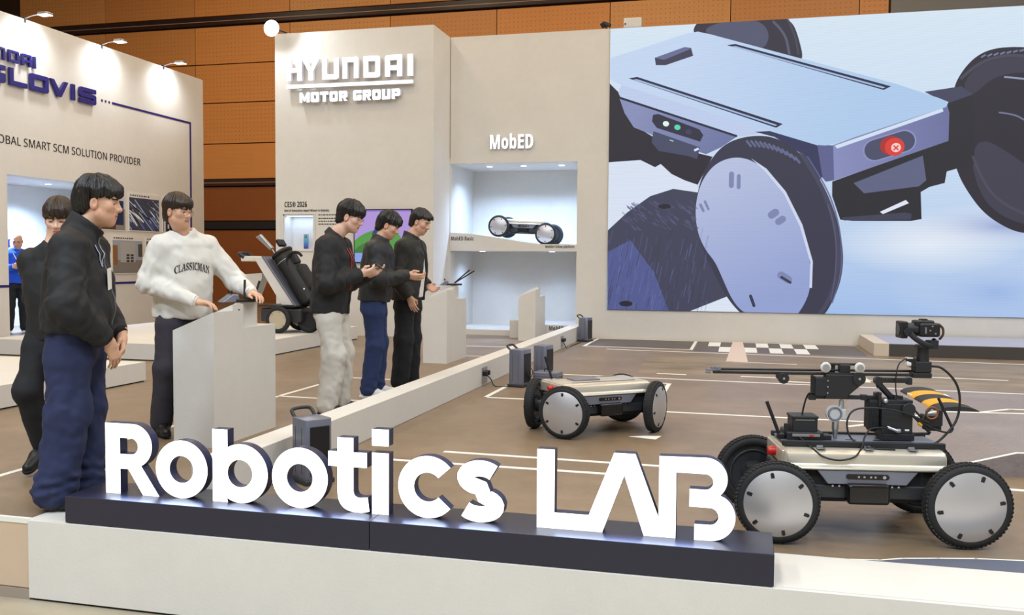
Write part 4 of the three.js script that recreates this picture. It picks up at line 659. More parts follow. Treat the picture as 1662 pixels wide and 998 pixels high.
// camera rig on the front robot, in the robot's own directions
function onBig(name, label) { const g = holder(name, bigRobot); g.userData.label = label; return g; }
const matteBlack = mat(0x1b1c20, 0.5), rigBlack = mat(0x24262b, 0.42, 0.2);
{
  const o = onBig('mounting_plate', 'black perforated equipment plate on the deck of the camera robot', 'plate');
  part('plate', bx(-0.36, 0.37, 0.43, 0.437, -0.12, 0.15, 0.002), M.darkMetal, o); for (const z of [-0.12, 0.13]) part('rail', bx(-0.37, 0.38, 0.421, 0.447, z, z + 0.022, 0.004), matteBlack, o);
  for (const x of [-0.2, 0.02, 0.22]) { part('clip', bx(x - 0.014, x + 0.014, 0.395, 0.43, 0.155, 0.16), M.steel, o); part('clip', bx(x - 0.02, x + 0.02, 0.4195, 0.4225, 0.15, 0.2), M.steel, o); }
  for (const x of [-0.05, 0.08]) part('slot', bx(x, x + 0.05, 0.4365, 0.438, 0.04, 0.055), M.black, o);
}
{
  const o = onBig('control_unit', 'black control box with a flip lid and antenna on the camera robot', 'control box');
  part('base', bx(-0.335, -0.16, 0.4375, 0.475, -0.075, 0.08, 0.006), matteBlack, o); part('box', bx(-0.304, -0.185, 0.47, 0.545, -0.055, 0.06, 0.006), rigBlack, o); part('lid', bx(-0.308, -0.181, 0.536, 0.55, -0.058, 0.063, 0.005), matteBlack, o);
  part('lid_strip', bx(-0.29, -0.2, 0.53, 0.533, 0.0605, 0.0625), M.steel, o); part('board', bx(-0.31, -0.18, 0.455, 0.468, 0.081, 0.086), M.steel, o); part('board_chip', bx(-0.23, -0.21, 0.456, 0.464, 0.086, 0.09), M.red, o);  // thin plain steel strip below the lid
  part('antenna', rod([-0.355, 0.437, 0.04], [-0.425, 0.615, 0.04], 0.0085), M.blackMatte, o); part('antenna_foot', bx(-0.372, -0.338, 0.437, 0.462, 0.02, 0.06, 0.004), M.black, o); part('module', bx(-0.17, -0.12, 0.437, 0.46, 0.0, 0.07, 0.004), matteBlack, o); part('bracket', bx(-0.34, -0.31, 0.44, 0.51, 0.03, 0.045, 0.003), matteBlack, o);
}
{
  const o = onBig('camera_slider', 'long black camera slider with a boxy carriage and white rollers on the robot', 'slider');
  part('rail', bx(-0.68, 0.30, 0.744, 0.757, -0.012, 0.012, 0.003), matteBlack, o); part('rail', rod([-0.69, 0.762, -0.03], [0.28, 0.766, -0.03], 0.006), matteBlack, o);
  part('rail_end', merge([bx(-0.715, -0.66, 0.757, 0.766, -0.015, 0.015, 0.002), bx(-0.715, -0.69, 0.744, 0.75, -0.012, 0.012, 0.002), cyl(0.009, 0.009, 0.03, [-0.672, 0.77, 0], 'z', 12), cyl(0.009, 0.009, 0.03, [-0.652, 0.768, 0], 'z', 12)]), M.grey, o);
  for (const x of [-0.147, 0.014]) { part('roller', new THREE.TorusGeometry(0.017, 0.009, 10, 24).translate(x, 0.785, 0.03), M.white, o); part('roller_hub', cyl(0.016, 0.016, 0.03, [x, 0.785, 0.03], 'z', 18), M.steel, o); part('axle', cyl(0.006, 0.006, 0.08, [x, 0.785, 0.0], 'z', 10), M.steel, o); }
  part('roller_bridge', merge([bx(-0.15, 0.02, 0.79, 0.8, -0.05, -0.02, 0.003), bx(-0.07, -0.02, 0.755, 0.795, -0.045, 0.0, 0.004), bx(-0.12, -0.085, 0.745, 0.79, -0.05, -0.03)]), matteBlack, o);
  part('carriage', prism([[-0.145, 0.75], [0.035, 0.75], [0.03, 0.705], [-0.035, 0.648], [-0.04, 0.632], [-0.145, 0.632]], 0.05, 0.004).translate(0, 0, -0.02), matteBlack, o); part('motor_box', bx(-0.195, -0.14, 0.645, 0.735, -0.025, 0.035, 0.004), rigBlack, o); part('cover', bx(-0.205, -0.192, 0.655, 0.74, -0.02, 0.03, 0.003), M.blackMatte, o);
  for (const y of [0.66, 0.69, 0.72]) part('screw', cyl(0.004, 0.004, 0.004, [-0.135, y, 0.031], 'z', 8), M.steel, o);
  for (const [x, y, r] of [[0.012, 0.732, 0.03], [-0.346, 0.728, 0.026]]) { part('pulley', cyl(r, r, 0.018, [x, y, 0.03], 'z', 26), matteBlack, o); part('bolt', cyl(0.006, 0.006, 0.008, [x, y, 0.04], 'z', 10), M.steel, o); }
  part('pulley_mount', bx(-0.375, -0.32, 0.725, 0.746, -0.01, 0.02, 0.003), matteBlack, o);
  part('lower_bar', merge([bx(-0.215, 0.1, 0.628, 0.648, -0.012, 0.012, 0.004), bx(-0.218, -0.185, 0.622, 0.654, -0.018, 0.018, 0.004), bx(0.03, 0.06, 0.625, 0.652, -0.016, 0.016, 0.003), bx(0.095, 0.125, 0.615, 0.665, -0.02, 0.02, 0.004)]), rigBlack, o);
}
{
  const o = onBig('support_post', 'silver clamp post with a round disc between deck and slider', 'post');
  part('upper_tube', merge([cyl(0.012, 0.012, 0.045, [-0.06, 0.6, 0]), cyl(0.006, 0.006, 0.02, [-0.06, 0.625, 0])]), M.steel, o); part('disc', merge([cyl(0.04, 0.04, 0.022, [-0.095, 0.558, 0.01], 'z', 30), bx(-0.1, -0.04, 0.53, 0.58, 0, 0.02, 0.004)]), mat(0xc9cbd0, 0.45, 0.4), o, 'pale round clamp'); part('lower_tube', merge([cyl(0.016, 0.016, 0.05, [-0.088, 0.505, 0.005]), cyl(0.01, 0.014, 0.045, [-0.088, 0.462, 0.005])]), M.steel, o); part('joint', new THREE.TorusGeometry(0.03, 0.005, 8, 24).translate(-0.095, 0.558, 0.022), M.grey, o);
}
{
  const o = onBig('gimbal_mount', 'black gimbal control tower with battery and folding arm on the robot', 'gimbal');
  part('tower', merge([bx(0.115, 0.262, 0.47, 0.618, -0.055, 0.055, 0.006), bx(0.12, 0.27, 0.44, 0.472, -0.06, 0.06, 0.004)]), rigBlack, o); part('battery', merge([bx(0.062, 0.112, 0.485, 0.63, -0.05, 0.04, 0.01), bx(0.07, 0.1, 0.476, 0.49, -0.03, 0.03, 0.004)]), M.blackMatte, o); for (const x of [0.072, 0.082, 0.092]) part('battery_rib', bx(x, x + 0.003, 0.5, 0.62, 0.04, 0.0425), matteBlack, o);
  part('pulley', merge([cyl(0.026, 0.026, 0.02, [0.236, 0.592, 0.064], 'z', 24), new THREE.TorusGeometry(0.027, 0.005, 8, 26).translate(0.236, 0.592, 0.07)]), matteBlack, o); part('sticker', bx(0.225, 0.245, 0.487, 0.495, 0.055, 0.0565), M.tape, o); part('plug', merge([rod([0.14, 0.505, 0.06], [0.185, 0.49, 0.075], 0.008), cyl(0.011, 0.011, 0.02, [0.188, 0.49, 0.07], 'x', 12)]), M.steel, o);
  part('top_plate', merge([bx(0.105, 0.262, 0.618, 0.634, -0.05, 0.05, 0.003), bx(0.18, 0.195, 0.634, 0.655, 0.01, 0.03), bx(0.21, 0.225, 0.634, 0.65, -0.01, 0.02), bx(0.1, 0.115, 0.6, 0.67, 0.02, 0.05, 0.003)]), matteBlack, o); part('knob', new THREE.SphereGeometry(0.013, 14, 10).translate(0.13, 0.63, 0.058), M.steel, o);
  part('arm', merge([bx(0.1, 0.25, 0.712, 0.736, -0.015, 0.015, 0.005), bx(0.245, 0.268, 0.704, 0.738, -0.018, 0.018, 0.004), rod([0.112, 0.718, 0], [0.122, 0.69, 0], 0.017, 12), rod([0.118, 0.7, 0], [0.18, 0.636, 0], 0.015, 12), cyl(0.02, 0.02, 0.036, [0.112, 0.72, 0], 'z', 18)]), rigBlack, o);
  part('rear_box', merge([bx(0.325, 0.4, 0.505, 0.56, -0.035, 0.035, 0.004), bx(0.335, 0.405, 0.485, 0.51, -0.03, 0.03, 0.003), bx(0.395, 0.41, 0.51, 0.585, -0.01, 0.03, 0.002)]), matteBlack, o); part('strut', rod([0.25, 0.575, 0.05], [0.345, 0.478, 0.05], 0.007), matteBlack, o); part('strut', rod([0.265, 0.61, -0.02], [0.37, 0.49, 0.0], 0.005), matteBlack, o); part('foot_bar', bx(0.262, 0.345, 0.468, 0.478, 0.03, 0.05, 0.003), matteBlack, o);
  part('lever', rod([0.386, 0.645, 0.03], [0.452, 0.5, 0.04], 0.007), M.blackMatte, o); part('coil', new THREE.TorusGeometry(0.028, 0.004, 8, 26).translate(0.35, 0.575, 0.05), mat(0x8c4a18, 0.5), o); part('yellow_tag', rod([0.285, 0.528, 0.06], [0.3, 0.515, 0.06], 0.008), M.yellow, o);
}
{
  const o = onBig('video_camera', 'black video camera on a gimbal head at the top of the robot rig', 'camera');
  part('gimbal_base', merge([bx(0.265, 0.355, 0.739, 0.765, -0.03, 0.03, 0.006), bx(0.275, 0.352, 0.765, 0.82, -0.032, 0.032, 0.008), cyl(0.03, 0.026, 0.075, [0.318, 0.855, 0]), bx(0.285, 0.35, 0.88, 0.9, -0.03, 0.03, 0.01)]), matteBlack, o);
  part('side_unit', merge([bx(0.245, 0.285, 0.79, 0.835, -0.025, 0.03, 0.006), bx(0.25, 0.27, 0.83, 0.842, -0.01, 0.01)]), M.black, o); part('white_fitting', merge([bx(0.235, 0.262, 0.832, 0.838, 0, 0.03), cyl(0.014, 0.014, 0.02, [0.244, 0.805, 0.02], 'x', 12)]), M.white, o);
  part('gimbal_arm', tube([[0.235, 0.955, 0.06], [0.262, 0.93, 0.064], [0.31, 0.905, 0.06], [0.352, 0.9, 0.03], [0.37, 0.92, 0.0]], 0.013, 36, 10), matteBlack, o); part('gimbal_motor', merge([cyl(0.03, 0.03, 0.04, [0.352, 0.902, 0.02], 'y', 24), cyl(0.02, 0.02, 0.03, [0.228, 0.962, 0.05], 'z', 20)]), rigBlack, o);
  part('camera_body', merge([bx(0.285, 0.385, 0.938, 1.005, -0.045, 0.04, 0.012), bx(0.27, 0.36, 0.985, 1.018, -0.035, 0.03, 0.01), bx(0.3, 0.33, 1.014, 1.024, -0.02, 0.02, 0.003)]), M.black, o); part('lens_barrel', merge([cyl(0.032, 0.032, 0.06, [0.255, 0.972, 0], 'x', 28), cyl(0.036, 0.036, 0.012, [0.232, 0.972, 0], 'x', 28)]), matteBlack, o); part('lens_hood', bx(0.2, 0.232, 0.93, 1.012, -0.042, 0.042, 0.006), M.black, o); part('lens_glass', cyl(0.03, 0.03, 0.004, [0.199, 0.972, 0], 'x', 28), gloss, o);
  part('side_plate', bx(0.31, 0.318, 0.955, 0.985, 0.0402, 0.043), M.grey, o); part('rear_loop', tube([[0.38, 1.0, 0.02], [0.4, 0.98, 0.02], [0.402, 0.95, 0.02], [0.39, 0.925, 0.01]], 0.006, 20, 8), mat(0x4a3524, 0.5), o); for (const [x, y] of [[0.335, 0.97], [0.36, 0.955], [0.345, 0.99]]) part('button', cyl(0.004, 0.004, 0.004, [x, y, 0.041], 'z', 8), M.steel, o);
}
const cable = (label, pts, r = 0.0045) => part('cable', tube(pts, r, 70, 7), M.black, bigRobot, label);
cable('black cable arching from the camera gimbal down behind the rig', [[0.356, 0.796, 0.01], [0.4, 0.79, 0.01], [0.462, 0.73, 0.02], [0.484, 0.661, 0.03], [0.472, 0.55, 0.04], [0.41, 0.47, 0.06], [0.33, 0.428, 0.1], [0.2, 0.426, 0.14]], 0.006);
cable('black cable looping round the silver post on the robot deck', [[0.33, 0.53, 0.07], [0.2, 0.582, 0.08], [0.06, 0.6, 0.09], [-0.03, 0.585, 0.09], [-0.06, 0.53, 0.1], [-0.045, 0.46, 0.12], [0.02, 0.425, 0.16], [0.14, 0.421, 0.18]]);
cable('thin black cable hanging over the robot deck side', [[-0.28, 0.455, 0.07], [-0.25, 0.43, 0.16], [-0.2, 0.39, 0.227], [-0.13, 0.375, 0.23], [-0.06, 0.39, 0.226], [-0.01, 0.425, 0.17], [0.02, 0.47, 0.12], [0.05, 0.5, 0.1], [0.14, 0.505, 0.07]]);
cable('thin black cable rising from the control box to the slider', [[-0.245, 0.55, 0.0], [-0.24, 0.58, 0.0], [-0.23, 0.63, 0.01], [-0.22, 0.655, 0.02], [-0.205, 0.66, 0.02]]);
cable('thin black cable bowing beside the gimbal base', [[0.24, 0.835, 0.02], [0.2, 0.81, 0.03], [0.185, 0.74, 0.03], [0.19, 0.66, 0.03], [0.2, 0.64, 0.03]], 0.003);
cable('black cable slack over the rig struts', [[0.345, 0.6, 0.05], [0.3, 0.54, 0.07], [0.36, 0.5, 0.07], [0.44, 0.485, 0.05], [0.455, 0.5, 0.04]]);
// ---------- people ----------
// signed distances; every shape is a function (x, y, z) -> distance
const len3 = (x, y, z) => Math.sqrt(x * x + y * y + z * z);
function cap(a, b, ra, rb) {   // tapered capsule
  const [ax, ay, az] = a, bx_ = b[0] - ax, by = b[1] - ay, bz = b[2] - az, L = bx_ * bx_ + by * by + bz * bz || 1e-9;
  return (x, y, z) => { const px = x - ax, py = y - ay, pz = z - az, t = Math.max(0, Math.min(1, (px * bx_ + py * by + pz * bz) / L)); return len3(px - t * bx_, py - t * by, pz - t * bz) - (ra + (rb - ra) * t); };
}
const ball = (c, r) => (x, y, z) => len3(x - c[0], y - c[1], z - c[2]) - r;
const ell = (c, r) => (x, y, z) => { const a = (x - c[0]) / r[0], b = (y - c[1]) / r[1], d = (z - c[2]) / r[2], k = len3(a, b, d), g = len3(a / r[0], b / r[1], d / r[2]); return g < 1e-9 ? -Math.min(...r) : k * (k - 1) / g; };
const smin = (a, b, k) => { const h = Math.max(k - Math.abs(a - b), 0) / k; return Math.min(a, b) - h * h * k * 0.25; };
const smax = (a, b, k) => -smin(-a, -b, k);
const uni = (k, ...f) => (x, y, z) => { let d = f[0](x, y, z); for (let i = 1; i < f.length; i++) d = smin(d, f[i](x, y, z), k); return d; };
function surf(sdf, lo, hi, cell, slack = 0) {   // surface nets over the blocks that the surface can pass
  const n = [0, 1, 2].map((i) => Math.ceil((hi[i] - lo[i]) / cell) + 2), [nx, ny, nz] = n, F = new Float32Array(nx * ny * nz).fill(1), B = 8, reach = B * cell * 0.87 + slack;
  for (let bz = 0; bz < nz; bz += B) for (let by = 0; by < ny; by += B) for (let b0 = 0; b0 < nx; b0 += B) {
    const c = sdf(lo[0] + (b0 + B / 2) * cell, lo[1] + (by + B / 2) * cell, lo[2] + (bz + B / 2) * cell);
    const x1 = Math.min(nx, b0 + B + 1), y1 = Math.min(ny, by + B + 1), z1 = Math.min(nz, bz + B + 1);
    if (Math.abs(c) > reach * 1.25) { if (c < 0) for (let k = bz; k < z1; k++) for (let j = by; j < y1; j++) for (let i = b0; i < x1; i++) if (F[(k * ny + j) * nx + i] === 1) F[(k * ny + j) * nx + i] = -1; continue; }
    for (let k = bz; k < z1; k++) for (let j = by; j < y1; j++) for (let i = b0; i < x1; i++) F[(k * ny + j) * nx + i] = sdf(lo[0] + i * cell, lo[1] + j * cell, lo[2] + k * cell);
  }
  const id = new Int32Array(nx * ny * nz).fill(-1), pos = [], idx = [], at = (i, j, k) => (k * ny + j) * nx + i;
  const E = [[0, 1], [2, 3], [4, 5], [6, 7], [0, 2], [1, 3], [4, 6], [5, 7], [0, 4], [1, 5], [2, 6], [3, 7]], v = new Float32Array(8);
  for (let k = 0; k < nz - 1; k++) for (let j = 0; j < ny - 1; j++) for (let i = 0; i < nx - 1; i++) {
    let m = 0; for (let c = 0; c < 8; c++) { v[c] = F[at(i + (c & 1), j + ((c >> 1) & 1), k + (c >> 2))]; if (v[c] < 0) m |= 1 << c; }
    if (m === 0 || m === 255) continue;
    let x = 0, y = 0, z = 0, q = 0;
    for (const [a, b] of E) if ((v[a] < 0) !== (v[b] < 0)) { const t = v[a] / (v[a] - v[b]); x += (a & 1) + t * ((b & 1) - (a & 1)); y += ((a >> 1) & 1) + t * (((b >> 1) & 1) - ((a >> 1) & 1)); z += (a >> 2) + t * ((b >> 2) - (a >> 2)); q++; }
    id[at(i, j, k)] = pos.length / 3; pos.push(lo[0] + (i + x / q) * cell, lo[1] + (j + y / q) * cell, lo[2] + (k + z / q) * cell);
  }
  const quad = (a, b, c, d, flip) => { if (a < 0 || b < 0 || c < 0 || d < 0) return; if (flip) idx.push(a, c, b, a, d, c); else idx.push(a, b, c, a, c, d); };
  for (let k = 1; k < nz - 1; k++) for (let j = 1; j < ny - 1; j++) for (let i = 1; i < nx - 1; i++) {
    const s = F[at(i, j, k)] < 0;
    if (s !== F[at(i + 1, j, k)] < 0) quad(id[at(i, j - 1, k - 1)], id[at(i, j, k - 1)], id[at(i, j, k)], id[at(i, j - 1, k)], !s);
    if (s !== F[at(i, j + 1, k)] < 0) quad(id[at(i - 1, j, k - 1)], id[at(i - 1, j, k)], id[at(i, j, k)], id[at(i, j, k - 1)], !s);
    if (s !== F[at(i, j, k + 1)] < 0) quad(id[at(i - 1, j - 1, k)], id[at(i, j - 1, k)], id[at(i, j, k)], id[at(i - 1, j, k)], !s);
  }
  const g = new THREE.BufferGeometry(); g.setAttribute('position', new THREE.Float32BufferAttribute(pos, 3)); g.setIndex(idx); g.computeVertexNormals(); return g;
}
function tint(g, f) { const p = g.attributes.position, c = new Float32Array(p.count * 3); for (let i = 0; i < p.count; i++) c.set(f(p.getX(i), p.getY(i), p.getZ(i)), 3 * i); g.setAttribute('color', new THREE.BufferAttribute(c, 3)); return g; }
const lin = (hex) => new THREE.Color(hex).toArray();
const add = (a, b, s = 1) => [a[0] + b[0] * s, a[1] + b[1] * s, a[2] + b[2] * s], sub = (a, b) => add(a, b, -1), nrm = (a) => { const l = len3(...a) || 1; return [a[0] / l, a[1] / l, a[2] / l]; }, crs = (a, b) => [a[1] * b[2] - a[2] * b[1], a[2] * b[0] - a[0] * b[2], a[0] * b[1] - a[1] * b[0]], dot3 = (a, b) => a[0] * b[0] + a[1] * b[1] + a[2] * b[2];
// a hand: wrist, direction of the fingers, way the palm faces
function handSdf(w, D, Np, left, { curl = 0.5, spread = 0.12, thumb = 0.5, s = 1 } = {}) {
  D = nrm(D); Np = nrm(sub(Np, D.map((v) => v * dot3(Np, D)))); const T = left ? crs(Np, D) : crs(D, Np), at = (d, t, n) => add(add(add(w, D, d * s), T, t * s), Np, n * s), f = [];
  const palm = uni(0.016 * s, ...[[0.026, 0.086], [0.009, 0.09], [-0.009, 0.086], [-0.026, 0.078]].map(([t, d]) => cap(at(0.005, t * 0.55, 0), at(d, t, 0), 0.0165 * s, 0.0125 * s)), ball(at(0.03, 0.022, 0.01), 0.017 * s), ball(at(0.03, -0.022, 0.008), 0.014 * s));
  const fin = [[0.028, 0.086, 0.070, 0.0088], [0.0095, 0.091, 0.078, 0.009], [-0.0095, 0.087, 0.072, 0.0086], [-0.0275, 0.079, 0.057, 0.0078]];
  fin.forEach(([t, d, L, r], i) => {
    const c = Array.isArray(curl) ? curl[i] : curl; let p = at(d, t, 0), a = c * 0.75; const sp = t * spread / 0.028;
    [0.45, 0.30, 0.25].forEach((q, j) => { const dir = add(add(D.map((v) => v * Math.cos(a)), Np, Math.sin(a)), T, sp * Math.cos(a)), e = add(p, nrm(dir), q * L * s); f.push(cap(p, e, r * (1 - 0.08 * j) * s, r * (0.94 - 0.09 * j) * s)); p = e; a += c * (j ? 0.55 : 0.95); });
  });
  const th = uni(0.008 * s, cap(at(0.018, 0.02, 0.008), at(0.05, 0.042 + 0.012 * (1 - thumb), 0.014 + 0.012 * thumb), 0.0135 * s, 0.0108 * s), cap(at(0.05, 0.042 + 0.012 * (1 - thumb), 0.014 + 0.012 * thumb), at(0.082, 0.052 - 0.022 * thumb, 0.018 + 0.022 * thumb), 0.0106 * s, 0.0085 * s));
  const wrist = cap(add(w, D, -0.06 * s), add(w, D, 0.012 * s), 0.027 * s, 0.0235 * s);
  return (x, y, z) => { let d = smin(palm(x, y, z), wrist(x, y, z), 0.02 * s); let m = 1e9; for (const q of f) m = Math.min(m, q(x, y, z)); d = smin(d, m, 0.006 * s); return smin(d, th(x, y, z), 0.01 * s); };
}
// head in its own axes: origin between the ears at eye height, face towards +z
function headSdf(fem) {
  const w = fem ? 0.95 : 1;
  const skull = uni(0.03, ell([0, 0.036, -0.014], [0.074, 0.084, 0.094]), ell([0, -0.022, 0.026], [0.0625 * w, 0.088, 0.066]), ell([0, -0.07, 0.034], [0.05 * w, 0.042, 0.05]));
  const more = uni(0.016, ball([0, -0.098, 0.062], 0.019), ball([0.043 * w, -0.018, 0.058], 0.022), ball([-0.043 * w, -0.018, 0.058], 0.022), ball([0.05 * w, -0.062, 0.012], 0.022), ball([-0.05 * w, -0.062, 0.012], 0.022));
  const brow = cap([-0.036, 0.022, 0.076], [0.036, 0.022, 0.076], 0.01, 0.01), nose = uni(0.008, cap([0, 0.01, 0.084], [0, -0.026, 0.104], 0.0075, 0.0105), ball([0.0125, -0.032, 0.094], 0.0085), ball([-0.0125, -0.032, 0.094], 0.0085), ball([0, -0.03, 0.103], 0.0105));
  const lips = uni(0.004, cap([-0.02, -0.0605, 0.082], [0, -0.0595, 0.088], 0.005, 0.006), cap([0, -0.0595, 0.088], [0.02, -0.0605, 0.082], 0.006, 0.005), cap([-0.017, -0.069, 0.083], [0.017, -0.069, 0.083], 0.006, 0.006));
  const mouth = cap([-0.022, -0.0645, 0.0895], [0.022, -0.0645, 0.0895], 0.0025, 0.0025);
  const eyeL = ell([0.031, 0.0, 0.09], [0.019, 0.0115, 0.016]), eyeR = ell([-0.031, 0.0, 0.09], [0.019, 0.0115, 0.016]), lidL = ell([0.031, -0.001, 0.0735], [0.0145, 0.0095, 0.011]), lidR = ell([-0.031, -0.001, 0.0735], [0.0145, 0.0095, 0.011]);
  const ear = (s) => { const a = ell([s * 0.077, -0.012, -0.006], [0.0085, 0.031, 0.019]), b = ell([s * 0.087, -0.006, -0.002], [0.009, 0.018, 0.009]); return (x, y, z) => smax(a(x, y, z), -b(x, y, z), 0.006); }, e1 = ear(1), e2 = ear(-1);
  return (x, y, z) => {
    let d = smin(skull(x, y, z), more(x, y, z), 0.025); d = smin(d, brow(x, y, z), 0.02);
    d = smax(d, -eyeL(x, y, z), 0.014); d = smax(d, -eyeR(x, y, z), 0.014); d = smin(d, nose(x, y, z), 0.012); d = smin(d, Math.min(lidL(x, y, z), lidR(x, y, z)), 0.005);
    d = smin(d, lips(x, y, z), 0.007); d = smax(d, -mouth(x, y, z), 0.005); return smin(d, Math.min(e1(x, y, z), e2(x, y, z)), 0.008);
  };
}
// hair as a thick cap cut by a hairline; style sets fringe, sides, nape and parting
function hairSdf({ fringe = 0.036, temple = 0.0, sideburn = -0.03, nape = -0.07, puff = 1, strand = 0.006, ear = true, long = 0, part_ = 0, sweep = 0 }) {
  const base = ell([0, 0.045, -0.012], [0.0855 * puff, 0.0925 * puff, 0.107 * puff]), back = ell([0, -0.02, -0.045], [0.071, 0.085, 0.072]), fr = ell([sweep * 0.02, 0.056, 0.05], [0.07, 0.045, 0.058]);
  return (x, y, z) => {
    let d = smin(base(x, y, z), back(x, y, z), 0.03); d = smin(d, fr(x, y, z), 0.03);
    const a = Math.atan2(x + sweep * 0.03, z + 0.02), h = y * 14 + sweep * x * 22;
    d -= strand * (N3(a * 6, h * 0.5, 3.1) * 1.0 + N3(a * 15 + y * 9, h * 0.7, 9.7) * 0.8 + N3(a * 34 + y * 14, h * 0.6, 5.2) * 0.55 + N3(x * 24, y * 24, z * 24) * 0.9);
    const j = 0.012 * N3(a * 9, 1.7, 0.3) + 0.007 * N3(a * 22, 4.2, 0.9);
    let line;                                          // lowest hair at this place round the head
    if (z > 0.045) line = fringe + part_ * Math.abs(x) * -0.5 + sweep * x * 0.25 + j * 2.0;
    else if (z > 0.012) { const t = (0.045 - z) / 0.033; line = fringe * (1 - t) + temple * t + j; }
    else if (z > -0.012) { const t = (0.012 - z) / 0.024; line = temple * (1 - t) + sideburn * t + j * 0.4; }
    else { const t = Math.min(1, (-0.012 - z) / 0.05); line = sideburn * (1 - t) + nape * t + j * 0.4; }
    line -= long * Math.min(1, Math.max(0, (0.05 - z) / 0.05));
    d = smax(d, line - y, 0.008);
    if (ear) { const q = ell([Math.sign(x) * 0.085, -0.02, -0.004], [0.03, 0.034, 0.024]); d = smax(d, -q(x, y, z), 0.008); }
    return d;
  };
}
const SKIN = { light: [lin(0xd9ab8d), lin(0xc07a66)], mid: [lin(0xcf9c7c), lin(0xb56f5a)], pale: [lin(0xe2b9a0), lin(0xca8072)] };
const skinMat = mat(0xffffff, 0.5, 0, { vertexColors: true }), hairMats = { black: mat(0x16110f, 0.42), brown: mat(0x2a1a10, 0.4) };
const clothBump = fieldTex(256, (i) => { const x = i % 256, y = i / 256 | 0, v = 128 + 60 * Math.sin(x * 0.8) * Math.sin(y * 0.8) + (NC[i] - 0.5) * 90; return [v, v, v].map((q) => clamp(q)); }, 30, false);
const cloth = (c, r = 0.85) => mat(c, r, 0);
const glassFrame = mat(0x8a7d70, 0.3, 0.8);
// a frame for head or trunk: position plus axes, and the map of a point into it
function frameOf(pos, rx, ry, rz = 0) { const m = new THREE.Matrix4().makeRotationFromEuler(new THREE.Euler(rx, ry, rz, 'YXZ')).setPosition(...pos), i = m.clone().invert().elements; return { m, into: (f) => (x, y, z) => f(i[0] * x + i[4] * y + i[8] * z + i[12], i[1] * x + i[5] * y + i[9] * z + i[13], i[2] * x + i[6] * y + i[10] * z + i[14]), out: (p) => V(...p).applyMatrix4(m).toArray() }; }
const lerpAt = (tab, y) => { if (y <= tab[0][0]) return tab[0].slice(1); for (let i = 1; i < tab.length; i++) if (y <= tab[i][0]) { let t = (y - tab[i - 1][0]) / (tab[i][0] - tab[i - 1][0]); t = t * t * (3 - 2 * t); return tab[i].slice(1).map((v, k) => tab[i - 1][k + 1] + (v - tab[i - 1][k + 1]) * t); } return tab[tab.length - 1].slice(1); };
